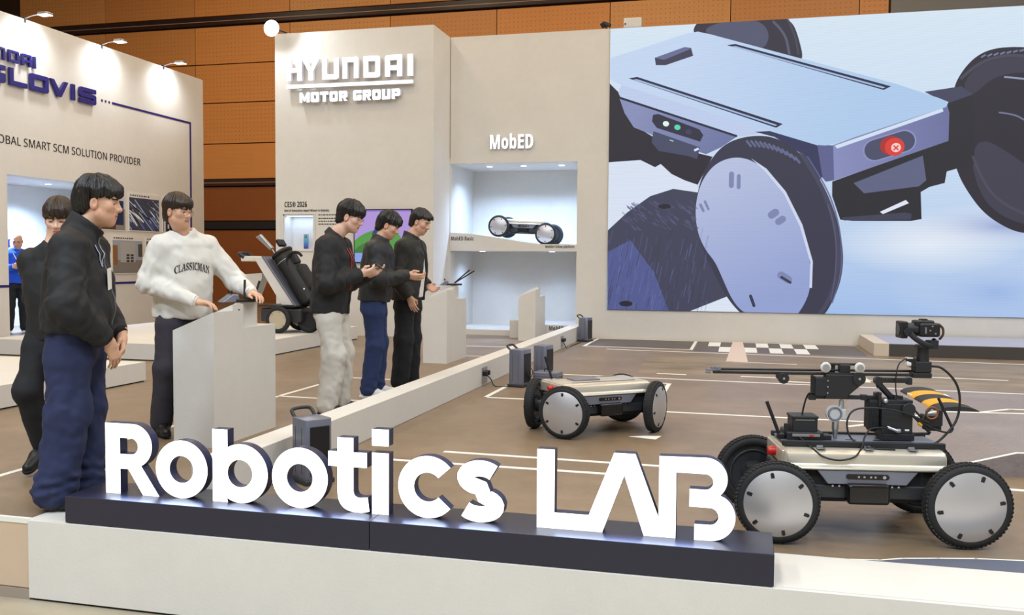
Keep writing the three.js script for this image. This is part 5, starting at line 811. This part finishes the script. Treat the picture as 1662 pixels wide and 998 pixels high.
// trunk: tab rows [y, half width, half depth, centre z], in the trunk frame
const trunkSdf = (tab, y0, y1, e = 2.4) => (x, y, z) => { const [a, b, c] = lerpAt(tab, y), q = Math.pow(Math.pow(Math.abs(x) / a, e) + Math.pow(Math.abs(z - c) / b, e), 1 / e); return smax(smax((q - 1) * Math.min(a, b), y - y1, 0.04), y0 - y, 0.015); };
function person(label, [px, pz], turnDeg, P) {
  const o = thing('person', label, 'person', [px, P.floor ?? 0, pz], turnDeg * Math.PI / 180);
  const s = P.H / 1.75, tr = frameOf([P.pelvis[0], 0.94 * s, P.pelvis[1]], P.lean, P.twist ?? 0), T = (x, y, z) => tr.out([x * s, (y - 0.94) * s, z * s]);
  const wide = P.wide ?? 1;
  const shL = P.shL ?? T(0.17 * wide, 1.365, 0), shR = P.shR ?? T(-0.17 * wide, 1.365, 0), nb = T(0, 1.45, -0.005), hd = frameOf(P.head, P.headPitch ?? 0, P.headYaw ?? 0, P.headRoll ?? 0);
  const [eL, wL] = P.armL, [eR, wR] = P.armR, [kL, aL, fL] = P.legL, [kR, aR, fR] = P.legR, hipL = P.hipL ?? T(0.088, 0.92, 0), hipR = P.hipR ?? T(-0.088, 0.92, 0);
  const sk = SKIN[P.skin ?? 'mid'], hs = P.headScale ?? 1.0;
  // skin: trunk and limbs (mostly under the clothes), head, hands -> one mesh
  const throat = hd.out([0, -0.06 * hs, -0.012]), inner = uni(0.04, tr.into(trunkSdf([[0, 0.13, 0.09, 0], [0.2, 0.12, 0.085, 0], [0.4, 0.14, 0.09, 0], [0.5, 0.07, 0.06, 0]].map((r) => r.map((v) => v * s)), -0.02, 0.5 * s)), cap(shL, eL, 0.042, 0.036), cap(eL, wL, 0.034, 0.024), cap(shR, eR, 0.042, 0.036), cap(eR, wR, 0.034, 0.024), cap(hipL, kL, 0.07, 0.048), cap(kL, aL, 0.046, 0.032), cap(hipR, kR, 0.07, 0.048), cap(kR, aR, 0.046, 0.032));
  const neckS = cap(nb, throat, 0.062 * hs, 0.054 * hs), skull = headSdf(P.fem), hsd = hd.into((x, y, z) => skull(x / hs, y / hs, z / hs) * hs);
  const lo = [-0.55, 0, -0.5], hi = [0.55, 1.5 * s, 0.6], geos = [];
  geos.push(tint(surf(inner, lo, hi, 0.022), () => sk[0]));
  const hp = P.head, hl = [hp[0] - 0.16, hp[1] - 0.22, hp[2] - 0.17], hh = [hp[0] + 0.16, hp[1] + 0.17, hp[2] + 0.17];
  const inv = hd.m.clone().invert(), tmp = V(0, 0, 0);
  geos.push(tint(surf((x, y, z) => smin(hsd(x, y, z), neckS(x, y, z), 0.03), hl, hh, P.cell ?? 0.0035), (x, y, z) => {
    tmp.set(x, y, z).applyMatrix4(inv).divideScalar(hs); const [u, v, w] = [tmp.x, tmp.y, tmp.z];
    if (w > 0.074 && Math.abs(u) < 0.022 && v < -0.056 && v > -0.0745) return lin(P.fem ? 0xc87a70 : 0xb97c68);
    if (w > 0.06 && Math.abs(Math.abs(u) - 0.033) < 0.0185 && v > 0.0185 - 0.004 * Math.abs(Math.abs(u) - 0.033) / 0.018 && v < 0.0255) return lin(0x2a1c16);
    if (w > 0.07 && Math.abs(Math.abs(u) - 0.031) < 0.013 && Math.abs(v + 0.0005) < (P.eyes ?? 0.0028)) return lin(0x1c1210);
    const e = N3(u * 30, v * 30, w * 30) * 0.12 + (Math.abs(u) > 0.03 && v < 0.0 && v > -0.05 && w > 0.03 ? 0.22 : 0.08) + (Math.abs(u) > 0.07 ? 0.3 : 0); return sk[0].map((c, i) => c + (sk[1][i] - c) * Math.max(0, e));
  }));
  const hands = [];
  for (const [wr, h, left] of [[wL, P.handL, true], [wR, P.handR, false]]) if (h) { const f = handSdf(wr, h.dir, h.palm, left, h); hands.push(f); geos.push(tint(surf(f, sub(add(wr, nrm(h.dir), 0.07), [0.145, 0.145, 0.145]), add(add(wr, nrm(h.dir), 0.07), [0.145, 0.145, 0.145]), P.cell ?? 0.004), () => sk[0].map((c, i) => c * 0.94 + sk[1][i] * 0.06))); }
  part('body', merge(geos), skinMat, o, 'skin');
  // hair
  if (P.hair) { const hf = hairSdf(P.hair), m = hd.into((x, y, z) => hf(x / hs, y / hs, z / hs) * hs); part('hair', surf(m, hl, [hh[0], hh[1] + 0.03, hh[2]], P.cell ?? 0.0035, 0.01), hairMats[P.hairColor ?? 'black'], o, P.hairLabel ?? 'short black hair'); }
  // trousers
  const tw = P.trousers, fold = (amp, fq) => (x, y, z) => amp * (N3(x * 7 + 3, y * fq, z * 7) + 0.7 * N3(x * 15, y * fq * 1.9 + x * 6, z * 15 + 8) + 0.45 * N3(x * 26 + y * 12, y * fq * 3, z * 26 + 3));
  const seatTab = [[-0.2, 0.15, 0.115, -0.005], [-0.02, 0.158, 0.116, -0.008], [0.12, 0.14, 0.1, 0]].map((r) => [r[0] * s, r[1] * s * (tw.wide ?? 1), r[2] * s * (tw.wide ?? 1), r[3]]);
  const seat = tr.into(trunkSdf(seatTab, -0.14 * s, 0.13 * s)), [r0, r1, r2] = tw.r, tf = fold(tw.fold ?? 0.007, 6);
  const stack = (a) => (y) => tw.stack ? tw.stack * Math.exp(-Math.pow((y - a[1] - 0.03) / 0.09, 2)) : 0, sL = stack(aL), sR = stack(aR);
  const leg = (h, k, a, st) => { const up = cap(h, add(h, sub(k, h), 0.3), r0 * 0.8, r0), mid = cap(add(h, sub(k, h), 0.3), k, r0, r1), dn = cap(k, a, r1, r2); return (x, y, z) => smin(smin(up(x, y, z), mid(x, y, z), 0.02), dn(x, y, z), 0.04) - st(y) * (0.5 + 0.9 * N3(x * 14, y * 26, z * 14) + 0.3 * Math.sin(y * 95 + 4 * N3(x * 9, y * 5, z * 9) + x * 30)); };
  const lL = leg(hipL, kL, aL, sL), lR = leg(hipR, kR, aR, sR), hemCut = (y) => (tw.hem ?? 0.02) - y;
  const trous = (x, y, z) => { const d = smin(seat(x, y, z), smin(lL(x, y, z), lR(x, y, z), 0.03), 0.06) + tf(x, y, z) * Math.max(0.15, Math.min(1, (0.86 * s - y) / 0.15)); return Math.max(d, hemCut(y)); };
  const trG = surf(trous, [-0.5, 0, -0.45], [0.5, 1.12 * s, 0.55], 0.009, 0.02); part('trousers', trG, tw.mat, o, tw.label);
  // shoes
  for (const [a, fy, lift] of [[aL, fL ?? 0, P.liftL ?? 0], [aR, fR ?? 0, P.liftR ?? 0]]) {
    const c = Math.cos(fy), sn = Math.sin(fy), fw = P.shoeDrop ?? 0, g0 = [a[0], Math.max(0, a[1] - 0.085 * s), a[2]], loc = (x, y, z) => [x * c + z * sn, y, -x * sn + z * c];
    const q = [cap([0, 0.045, -0.045], [0, 0.045, 0.06], 0.038, 0.042), cap([0, 0.04, 0.06], [0.0, 0.032, 0.165], 0.044, 0.03), cap([0, 0.06, -0.03], [0, 0.1, -0.02], 0.038, 0.036)], up = uni(0.03, ...q);
    const pitch = lift ? lift : 0, toe = [0, 0, 0.13];
    const shoe = (sdf) => { const g = surf(sdf, [-0.08, -0.005, -0.11], [0.08, 0.15, 0.22], 0.006); g.rotateX(pitch); g.rotateY(fy); return g.translate(g0[0], g0[1], g0[2]); };
    const pr = holder('shoe', o); part('upper', shoe((x, y, z) => Math.max(up(x, y, z), 0.016 - y)), P.shoeMat ?? M.black, pr); part('sole', shoe((x, y, z) => Math.max(uni(0.03, cap([0, 0.02, -0.045], [0, 0.02, 0.06], 0.043, 0.046), cap([0, 0.02, 0.06], [0, 0.02, 0.165], 0.046, 0.034))(x, y, z), y - 0.024, -y)), P.soleMat ?? M.blackMatte, pr);
  }
  // upper garments
  const outer = [];
  for (const J of P.tops) {
    const tab = J.tab.map((r) => [(r[0] - 0.94) * s, r[1] * s, r[2] * s, (r[3] ?? 0) * s]), y0 = (J.hem - 0.94) * s, core = tr.into(trunkSdf(tab, y0, 0.5 * s, J.e ?? 2.4));
    const [q0, q1, q2] = J.sleeve, cut = J.cuff ?? 0.02, end = (e, w) => add(w, nrm(sub(w, e)), -cut), f = fold(J.fold ?? 0.008, 5);
    const arm = (sh, e, w) => { const wr = end(e, w), up = cap(sh, e, q0, q1), dn = cap(e, wr, q1, q2), dir = nrm(sub(w, e)); return (x, y, z) => { let d = smin(up(x, y, z), dn(x, y, z), 0.035); const t = (x - e[0]) * dir[0] + (y - e[1]) * dir[1] + (z - e[2]) * dir[2], t2 = len3(x - e[0], y - e[1], z - e[2]); d -= (J.ring ?? 0.004) * Math.sin(t * 75 + 6 * N3(x * 9, y * 9, z * 9)) * Math.exp(-t2 * 7); const te = (x - wr[0]) * dir[0] + (y - wr[1]) * dir[1] + (z - wr[2]) * dir[2]; return Math.max(d, te); }; };
    const A = J.sleeves === false ? [] : [arm(shL, eL, wL), arm(shR, eR, wR)];
    const hole = cap(add(nb, nrm(sub(throat, nb)), -0.02), add(throat, nrm(sub(throat, nb)), 0.1), (J.neckR ?? 0.068) * hs, (J.neckR ?? 0.068) * hs);
    const yoke = uni(0.05, cap(shL, nb, q0 * 0.86, 0.06 * s), cap(shR, nb, q0 * 0.86, 0.06 * s)), colr = J.collar ? (() => { const [h, r, th] = J.collar, dir = nrm(sub(throat, nb)), fl = J.collarFlare ?? 0; return (x, y, z) => { const t = (x - nb[0]) * dir[0] + (y - nb[1]) * dir[1] + (z - nb[2]) * dir[2], qx = x - nb[0] - dir[0] * t, qy = y - nb[1] - dir[1] * t, qz = z - nb[2] - dir[2] * t; const rad = len3(qx, qy, qz) - (r + fl * t) * hs; return smax(Math.abs(rad) - th, Math.max(-0.03 - t, t - h), 0.008); }; })() : null;
    const openF = J.open ? tr.into((x, y, z) => Math.max(Math.abs(x - (J.open[2] ?? 0)) - (J.open[0] + J.open[1] * Math.max(0, 0.4 * s - y)), -z + 0.02)) : null;
    const sdf = (x, y, z) => {
      let d = smin(core(x, y, z), yoke(x, y, z), 0.05); d = smax(d, -hole(x, y, z), 0.012); for (const a of A) d = smin(d, a(x, y, z), J.blend ?? 0.035);
      d += f(x, y, z); if (colr) d = smin(d, colr(x, y, z), 0.012); if (openF) d = smax(d, -openF(x, y, z), 0.012); return d;
    };
    outer.push(sdf); const g = surf(sdf, [-0.6, y0 + 0.94 * s - 0.12, -0.5], [0.6, 1.7 * s, 0.65], J.cell ?? 0.0085, 0.02); part(J.name, g, J.mat, o, J.label);
    if (J.band) { const b = tr.into(trunkSdf(tab.map((r) => [r[0], r[1] * J.band[1], r[2] * J.band[1], r[3]]), y0 - J.band[0], y0 + 0.015)); part('waistband', surf(b, [-0.4, y0 + 0.94 * s - 0.15, -0.4], [0.4, y0 + 0.94 * s + 0.12, 0.45], 0.009), J.bandMat ?? J.mat, o); }
    if (J.cuffs) for (const [e, w] of [[eL, wL], [eR, wR]]) { const d = nrm(sub(w, e)), a = add(w, d, -cut - 0.05), b = add(w, d, -cut + 0.012), c = cap(a, b, q2 * 0.86, q2 * 0.8); part('cuff', surf((x, y, z) => Math.max(c(x, y, z), (x - b[0]) * d[0] + (y - b[1]) * d[1] + (z - b[2]) * d[2]), sub(b, [0.13, 0.13, 0.13]), add(b, [0.13, 0.13, 0.13]), 0.006), J.bandMat ?? J.mat, o); }
  }
  const hit = (x, y, far = 0.6) => { const top = outer[outer.length - 1]; for (let z = far; z > -0.1; z -= 0.004) { const p = tr.out([x, y - 0.94 * s, z]); if (top(...p) < 0.002) return p; } return tr.out([x, y - 0.94 * s, 0.15]); };
  const fwd = [Math.sin(P.twist ?? 0), 0, Math.cos(P.twist ?? 0)];
  // lanyard: two ribbons from the neck to the badge, then the badge
  if (P.lanyard) {
    const L = P.lanyard, rib = (x0, y0, x1, y1) => { const pos = [], idx = []; for (let i = 0; i <= 24; i++) { const t = i / 24, p = hit(x0 + (x1 - x0) * t, y0 + (y1 - y0) * t), w = [0.0065 * Math.cos(P.twist ?? 0), 0, -0.0065 * Math.sin(P.twist ?? 0)]; const q = add(p, fwd, 0.004); for (const k of [-1, 1]) for (const b of [0, 0.002]) pos.push(...add(add(q, w, k), fwd, b)); } for (let i = 0; i < 24; i++) { const a = i * 4, b = a + 4; for (const [p, q] of [[0, 2], [2, 3], [3, 1], [1, 0]]) idx.push(a + p, a + q, b + q, a + p, b + q, b + p); } const g = new THREE.BufferGeometry(); g.setAttribute('position', new THREE.Float32BufferAttribute(pos, 3)); g.setIndex(idx); g.computeVertexNormals(); return g; };
    part('lanyard', merge([rib(L.x0 ?? -0.07, L.y0, L.x, L.y1), rib(L.x2 ?? 0.07, L.y0, L.x, L.y1)]), L.mat, o, L.label);
    if (L.badge !== false) { const p = hit(L.x, L.y1 - 0.06), g = bx(-0.035, 0.035, -0.055, 0.055, 0, 0.004, 0.001).rotateZ(L.tilt ?? 0).rotateY(P.twist ?? 0).translate(...add(p, fwd, 0.012)); part('badge', g, M.tape, o, 'white name badge'); }
  }
  if (P.zip) { const pts = []; for (let i = 0; i <= 16; i++) pts.push(add(hit(P.zip[0], P.zip[1] + (P.zip[2] - P.zip[1]) * i / 16), fwd, 0.001)); part('zip', tube(pts, 0.004, 32, 6), M.darkMetal, o); }
  if (P.glasses) {
    const put = (g) => g.scale(hs, hs, hs).applyMatrix4(hd.m), r = []; for (const k of [-1, 1]) { r.push(put(new THREE.TorusGeometry(0.0215, 0.0012, 6, 28).scale(1, 0.86, 1).rotateY(k * 0.16).translate(k * 0.031, -0.004, 0.099))); r.push(put(rod([k * 0.052, 0.002, 0.095], [k * 0.078, 0.002, 0.0], 0.0012, 6))); } r.push(put(rod([-0.01, 0, 0.103], [0.01, 0, 0.103], 0.0012, 6)));
    part('glasses', merge(r), P.glasses, o, 'thin framed glasses');
  }
  if (P.print) P.print(o, hit, fwd, tr, s);
  return o;
}
const jean = (a, b) => { const t = fieldTex(256, (i) => { const v = (NB[i % 262144] - 0.5) * 26 + (NC[i] - 0.5) * 34, c = new THREE.Color(a); return [c.r, c.g, c.b].map((q) => clamp(Math.pow(q, 1 / 2.2) * 255 + v)); }, 6); return mat(0xffffff, 0.85, 0, { map: t }); };
const C = { black: cloth(0x1c1b1d, 0.75), blackRib: cloth(0x151416, 0.9), dark: cloth(0x202022, 0.6), olive: cloth(0x282724, 0.7), white: cloth(0xdcd8d0), offwhite: cloth(0xcbc5bb), navy: cloth(0x232b4d), denim: cloth(0x24345e), charcoal: cloth(0x38343c), blackTr: cloth(0x18181c), blue: cloth(0x1c4fc0, 0.9), shirt: cloth(0xe8e8ea) };
const blouson = [[0.93, 0.165, 0.125], [0.99, 0.21, 0.165, 0.01], [1.1, 0.225, 0.18, 0.015], [1.25, 0.225, 0.165, 0.005], [1.38, 0.19, 0.13, -0.01], [1.46, 0.1, 0.09, -0.012]];
const sweat = [[0.8, 0.195, 0.145], [0.9, 0.2, 0.15], [1.1, 0.205, 0.155, 0.005], [1.25, 0.215, 0.145], [1.38, 0.19, 0.12, -0.008], [1.46, 0.1, 0.085, -0.01]];
const jacket = [[0.84, 0.195, 0.15], [1.0, 0.205, 0.155], [1.15, 0.215, 0.16, 0.004], [1.28, 0.22, 0.15], [1.39, 0.19, 0.12, -0.01], [1.46, 0.1, 0.088, -0.012]];
const sRib = { cuffs: true };
// 1: black blouson, navy jeans, hands folded
person('man in a black zip-up blouson and baggy navy jeans with folded hands behind the sign', [-3.386, -3.976], 115, {
  H: 1.71, pelvis: [0.01, 0.045], lean: 0.06, head: [0.035, 1.578, 0.16], headYaw: 0.02, headPitch: 0.1, wide: 1.06, skin: 'light',
  armL: [[0.27, 1.06, 0.06], [0.1, 0.86, 0.25]], armR: [[-0.27, 1.05, 0.075], [-0.1, 0.855, 0.235]], handL: { dir: [-0.6, -0.75, 0.12], palm: [-0.35, 0.1, -0.9], curl: 0.55 }, handR: { dir: [0.35, -0.92, 0.2], palm: [0.45, 0.05, -0.85], curl: 0.38, spread: 0.16, thumb: 0.2 },
  legL: [[0.1, 0.49, 0.06], [0.12, 0.1, 0.04], 0.25], legR: [[-0.1, 0.48, 0.03], [-0.115, 0.1, -0.03], -0.3],
  hair: { fringe: 0.036, temple: 0.012, sideburn: -0.015, nape: -0.085, puff: 1.06, strand: 0.008, sweep: 0.5 }, headScale: 1.03,
  trousers: { r: [0.112, 0.102, 0.098], mat: C.navy, label: 'baggy navy jeans', fold: 0.014, stack: 0.02, hem: 0.025, wide: 1.06 }, tops: [{ name: 'blouson', tab: blouson.map((r) => [r[0] - 0.05, r[1], r[2], r[3]]), hem: 0.92, sleeve: [0.098, 0.09, 0.058], mat: C.black, label: 'black puffy blouson', fold: 0.014, ring: 0.009, cuff: 0.035, cuffs: true, band: [0.055, 0.93], bandMat: C.blackRib, neckR: 0.073, collar: [0.075, 0.079, 0.008], collarFlare: 0.08, blend: 0.03 }],
  zip: [0.0, 0.95, 1.4], lanyard: { y0: 1.36, y1: 1.25, x: -0.06, x0: -0.085, x2: 0.01, mat: cloth(0xb9c0d4), label: 'pale blue patterned lanyard', tilt: 0.1 }, cell: 0.003,
});
// 2: white sweatshirt at the podium
person('man in a white sweatshirt and glasses operating the near podium', [-4.0, -5.83], 58, {
  H: 1.77, pelvis: [0.05, -0.02], lean: 0.1, head: [-0.015, 1.632, 0.06], headYaw: 0.42, headPitch: 0.1, wide: 1.02, skin: 'light',
  armL: [[0.4, 1.12, 0.12], [0.4, 1.04, 0.36]], armR: [[-0.22, 1.11, 0.0], [0.02, 0.985, 0.26]], handL: { dir: [0.1, -0.15, 1], palm: [-0.2, -1, 0], curl: 0.5 }, handR: { dir: [0.75, -0.1, 0.6], palm: [0.2, -1, 0.2], curl: 0.45, thumb: 0.3 },
  legL: [[0.1, 0.49, 0.03], [0.11, 0.1, 0.0], 0.2], legR: [[-0.1, 0.49, 0.03], [-0.12, 0.1, -0.02], -0.2],
  hair: { fringe: 0.028, temple: -0.004, sideburn: -0.03, nape: -0.085, puff: 1.04, strand: 0.0045 }, glasses: glassFrame, hairColor: 'brown', hairLabel: 'dark brown bowl cut',
  trousers: { r: [0.095, 0.085, 0.08], mat: C.charcoal, label: 'charcoal trousers', hem: 0.03 }, tops: [{ name: 'sweatshirt', tab: sweat, hem: 0.85, sleeve: [0.086, 0.076, 0.05], mat: C.white, label: 'off-white crew neck sweatshirt', fold: 0.012, ring: 0.008, cuff: 0.0, cuffs: true, neckR: 0.07, collar: [0.012, 0.074, 0.009] }],
  print: (o, hit, fwd, tr, s) => { const shapes = fontSerif.generateShapes('CLASSICMAN', 0.044), list = []; let g = new THREE.ShapeGeometry(shapes, 4); g.computeBoundingBox(); const b = g.boundingBox, w = b.max.x - b.min.x, p = g.attributes.position; for (let i = 0; i < p.count; i++) { const u = (p.getX(i) - b.min.x) / w - 0.5, x = u * 0.26, y = 1.205 + p.getY(i) * 1.25 - u * u * 0.13 + 0.02, q = hit(x, y * 1.0, 0.4); const n = add(q, fwd, 0.0035); p.setXYZ(i, ...n); } g.computeVertexNormals(); part('chest_print', g, M.print, o, 'black arched lettering'); }, cell: 0.003,
});
// 3: black jacket and cream trousers, looking at a phone
person('man in a black jacket and cream trousers with a red lanyard looking at a phone', [-3.27, -6.95], 100, {
  H: 1.79, pelvis: [0, -0.04], lean: 0.07, head: [0.02, 1.648, 0.125], headYaw: -0.1, headPitch: 0.32, wide: 1.05, skin: 'pale',
  armL: [[0.25, 1.11, 0.05], [0.08, 1.17, 0.27]], armR: [[-0.27, 1.1, 0.0], [-0.06, 1.175, 0.225]], handL: { dir: [-0.25, 0.25, 0.9], palm: [-0.5, 0.85, 0.0], curl: 0.35 }, handR: { dir: [0.45, 0.2, 0.85], palm: [0.75, 0.6, 0], curl: [0.55, 0.75, 0.8, 0.85], thumb: 0.3 },
  legL: [[0.1, 0.5, 0.03], [0.11, 0.1, 0.0], 0.2], legR: [[-0.095, 0.5, 0.015], [-0.11, 0.1, -0.04], -0.1],
  hair: { fringe: 0.02, temple: 0.0, sideburn: -0.025, nape: -0.085, puff: 1.05, strand: 0.008, sweep: -0.2 }, glasses: glassFrame, hairLabel: 'black hair with a fringe', headScale: 1.03,
  trousers: { r: [0.105, 0.097, 0.09], mat: C.offwhite, label: 'loose cream trousers', fold: 0.014, hem: 0.03, wide: 1.02 }, tops: [{ name: 'jacket', tab: jacket, hem: 0.83, sleeve: [0.1, 0.085, 0.06], mat: C.black, label: 'black bomber jacket', fold: 0.009, ring: 0.007, cuff: 0.012, cuffs: true, neckR: 0.075, collar: [0.035, 0.079, 0.008], open: [0.01, 0.012, 0.0] }],
  lanyard: { y0: 1.4, y1: 1.05, x: -0.012, x0: -0.05, x2: 0.03, mat: cloth(0xd8492a, 0.6), label: 'red lanyard', badge: false },
});
// 4: black jacket and blue jeans
person('man in a black jacket and blue jeans bending over his hands', [-3.325, -7.91], 105, {
  H: 1.77, pelvis: [0, 0.0], lean: 0.1, head: [0.015, 1.617, 0.13], headYaw: -0.05, headPitch: 0.42, skin: 'light',
  armL: [[0.25, 1.1, 0.08], [0.1, 1.15, 0.32]], armR: [[-0.25, 1.11, 0.07], [-0.06, 1.155, 0.315]], handL: { dir: [-0.3, -0.1, 0.9], palm: [-0.6, 0.7, 0.1], curl: 0.3 }, handR: { dir: [0.15, -0.22, 0.95], palm: [0.8, 0.5, 0.1], curl: 0.3, thumb: 0.2 },
  legL: [[0.1, 0.5, 0.03], [0.11, 0.1, 0.0], 0.2], legR: [[-0.095, 0.5, 0.02], [-0.105, 0.1, -0.04], -0.1],
  hair: { fringe: 0.03, temple: 0.006, sideburn: -0.015, nape: -0.085, puff: 1.05, strand: 0.009, sweep: 0.2 }, shoeMat: C.shirt, soleMat: C.shirt,
  trousers: { r: [0.094, 0.083, 0.078], mat: C.denim, label: 'blue denim jeans', fold: 0.008, stack: 0.008, hem: 0.03 }, tops: [{ name: 'jacket', tab: jacket.map((r) => [r[0] + 0.05, r[1] * 0.97, r[2] * 0.97, r[3]]), hem: 0.9, sleeve: [0.092, 0.08, 0.058], mat: C.dark, label: 'black jacket', fold: 0.009, ring: 0.007, cuff: 0.01, cuffs: true, neckR: 0.073, collar: [0.05, 0.077, 0.008] }],
});
// 5: open dark jacket over white shirt
person('man in an open dark jacket over a white shirt looking down beside the far podium', [-3.23, -8.5], 92, {
  H: 1.81, pelvis: [0, 0.02], lean: 0.05, head: [0.03, 1.675, 0.135], headYaw: -0.12, headPitch: 0.38, skin: 'light', wide: 1.04,
  armL: [[0.25, 1.13, 0.0], [0.16, 1.03, 0.17]], armR: [[-0.25, 1.12, -0.03], [-0.2, 0.93, 0.1]], handL: { dir: [-0.3, -0.3, 0.85], palm: [-0.6, 0.5, 0], curl: 0.35 }, handR: { dir: [0.1, -0.9, 0.3], palm: [0.9, 0, 0], curl: 0.4 },
  legL: [[0.1, 0.51, 0.02], [0.11, 0.1, 0.0], 0.2], legR: [[-0.1, 0.51, 0.01], [-0.11, 0.1, -0.03], -0.1],
  hair: { fringe: 0.06, temple: 0.02, sideburn: -0.01, nape: -0.08, puff: 1.02, strand: 0.006, sweep: 0.5 },
  trousers: { r: [0.1, 0.095, 0.092], mat: C.blackTr, label: 'wide black trousers', fold: 0.008, hem: 0.025 },
  tops: [{ name: 'shirt', tab: jacket.map((r) => [r[0], r[1] * 0.86, r[2] * 0.86, r[3]]), hem: 0.9, sleeve: [0.06, 0.055, 0.045], mat: C.shirt, label: 'white shirt', sleeves: false, neckR: 0.066, fold: 0.005 }, { name: 'jacket', tab: jacket.map((r) => [r[0] + 0.03, r[1], r[2], r[3]]), hem: 0.87, sleeve: [0.095, 0.082, 0.06], mat: C.olive, label: 'dark open jacket', fold: 0.008, ring: 0.006, cuff: 0.01, neckR: 0.075, collar: [0.05, 0.082, 0.008], collarFlare: 0.25, open: [0.03, 0.16, 0.01] }],
});
// 6: woman walking behind the man in the blouson
person('woman with brown fringe in black walking behind the man in the blouson', [-4.04, -4.56], 8, {
  H: 1.62, pelvis: [0.05, -0.03], lean: 0.03, head: [0.085, 1.52, -0.04], headYaw: 0.35, headPitch: 0.25, skin: 'pale', fem: true, headScale: 0.96,
  armL: [[0.25, 1.05, -0.08], [0.24, 0.85, 0.03]], armR: [[-0.12, 1.05, -0.1], [-0.06, 0.86, -0.12]], handL: { dir: [0, -1, 0.15], palm: [-1, 0, 0], curl: 0.4 }, handR: { dir: [0.1, -1, 0.0], palm: [1, 0, 0], curl: 0.4 },
  legL: [[0.14, 0.47, -0.12], [0.14, 0.12, -0.32], 0.0], legR: [[-0.035, 0.5, 0.11], [-0.02, 0.16, -0.02], 0.0], liftL: 0.5, liftR: 0.35,
  hair: { fringe: 0.022, temple: -0.02, sideburn: -0.08, nape: -0.1, puff: 1.06, strand: 0.006, ear: false, long: 0.02 }, hairColor: 'brown', hairLabel: 'brown bobbed hair with a fringe',
  trousers: { r: [0.085, 0.075, 0.07], mat: C.blackTr, label: 'black trousers', hem: 0.06 }, tops: [{ name: 'coat', tab: jacket.map((r) => [r[0], r[1] * 0.82, r[2] * 0.85, r[3]]), hem: 0.86, sleeve: [0.07, 0.06, 0.048], mat: C.black, label: 'black top', neckR: 0.06 }], wide: 0.9,
});
// 7: man in the blue fleece in the recess
person('bald man in a bright blue fleece with a white lanyard in the wall recess', [-12.15, -13.08], 52, {
  H: 1.72, pelvis: [0.02, 0], lean: 0.06, head: [0.03, 1.585, 0.07], headYaw: -0.35, headPitch: 0.35, skin: 'mid',
  armL: [[0.27, 1.1, 0.05], [0.02, 1.13, 0.27]], armR: [[-0.25, 1.1, 0.05], [-0.06, 1.14, 0.27]], handL: { dir: [-0.6, 0.1, 0.6], palm: [-0.4, 0.6, -0.6], curl: 0.6 }, handR: { dir: [0.6, 0.2, 0.6], palm: [0.4, 0.6, -0.6], curl: 0.6 },
  legL: [[0.12, 0.49, 0.02], [0.13, 0.1, 0.0], 0.3], legR: [[-0.1, 0.49, 0.02], [-0.12, 0.1, 0.0], -0.3], glasses: M.black,
  trousers: { r: [0.098, 0.088, 0.08], mat: C.blackTr, label: 'black trousers', hem: 0.03 }, tops: [{ name: 'fleece', tab: jacket.map((r) => [r[0], r[1] * 1.02, r[2], r[3]]), hem: 0.88, sleeve: [0.088, 0.078, 0.055], mat: C.blue, label: 'bright blue fleece', neckR: 0.07, collar: [0.03, 0.074, 0.009] }],
  lanyard: { y0: 1.38, y1: 1.14, x: 0.03, mat: C.shirt, label: 'white lanyard' }, soleMat: C.shirt, cell: 0.005,
});
{
  const o = thing('smartphone', 'dark smartphone held by the man with the red lanyard', 'phone', [-3.27, 0, -6.95], 100 * Math.PI / 180);
  part('case', bx(-0.036, 0.036, -0.075, 0.075, -0.004, 0.004, 0.004).rotateX(-1.0).translate(0.045, 1.235, 0.37), M.black, o); part('screen_glass', bx(-0.033, 0.033, -0.07, 0.07, 0.004, 0.0048).rotateX(-1.0).translate(0.045, 1.235, 0.37), gloss, o);
}
renderer.render(scene, camera);
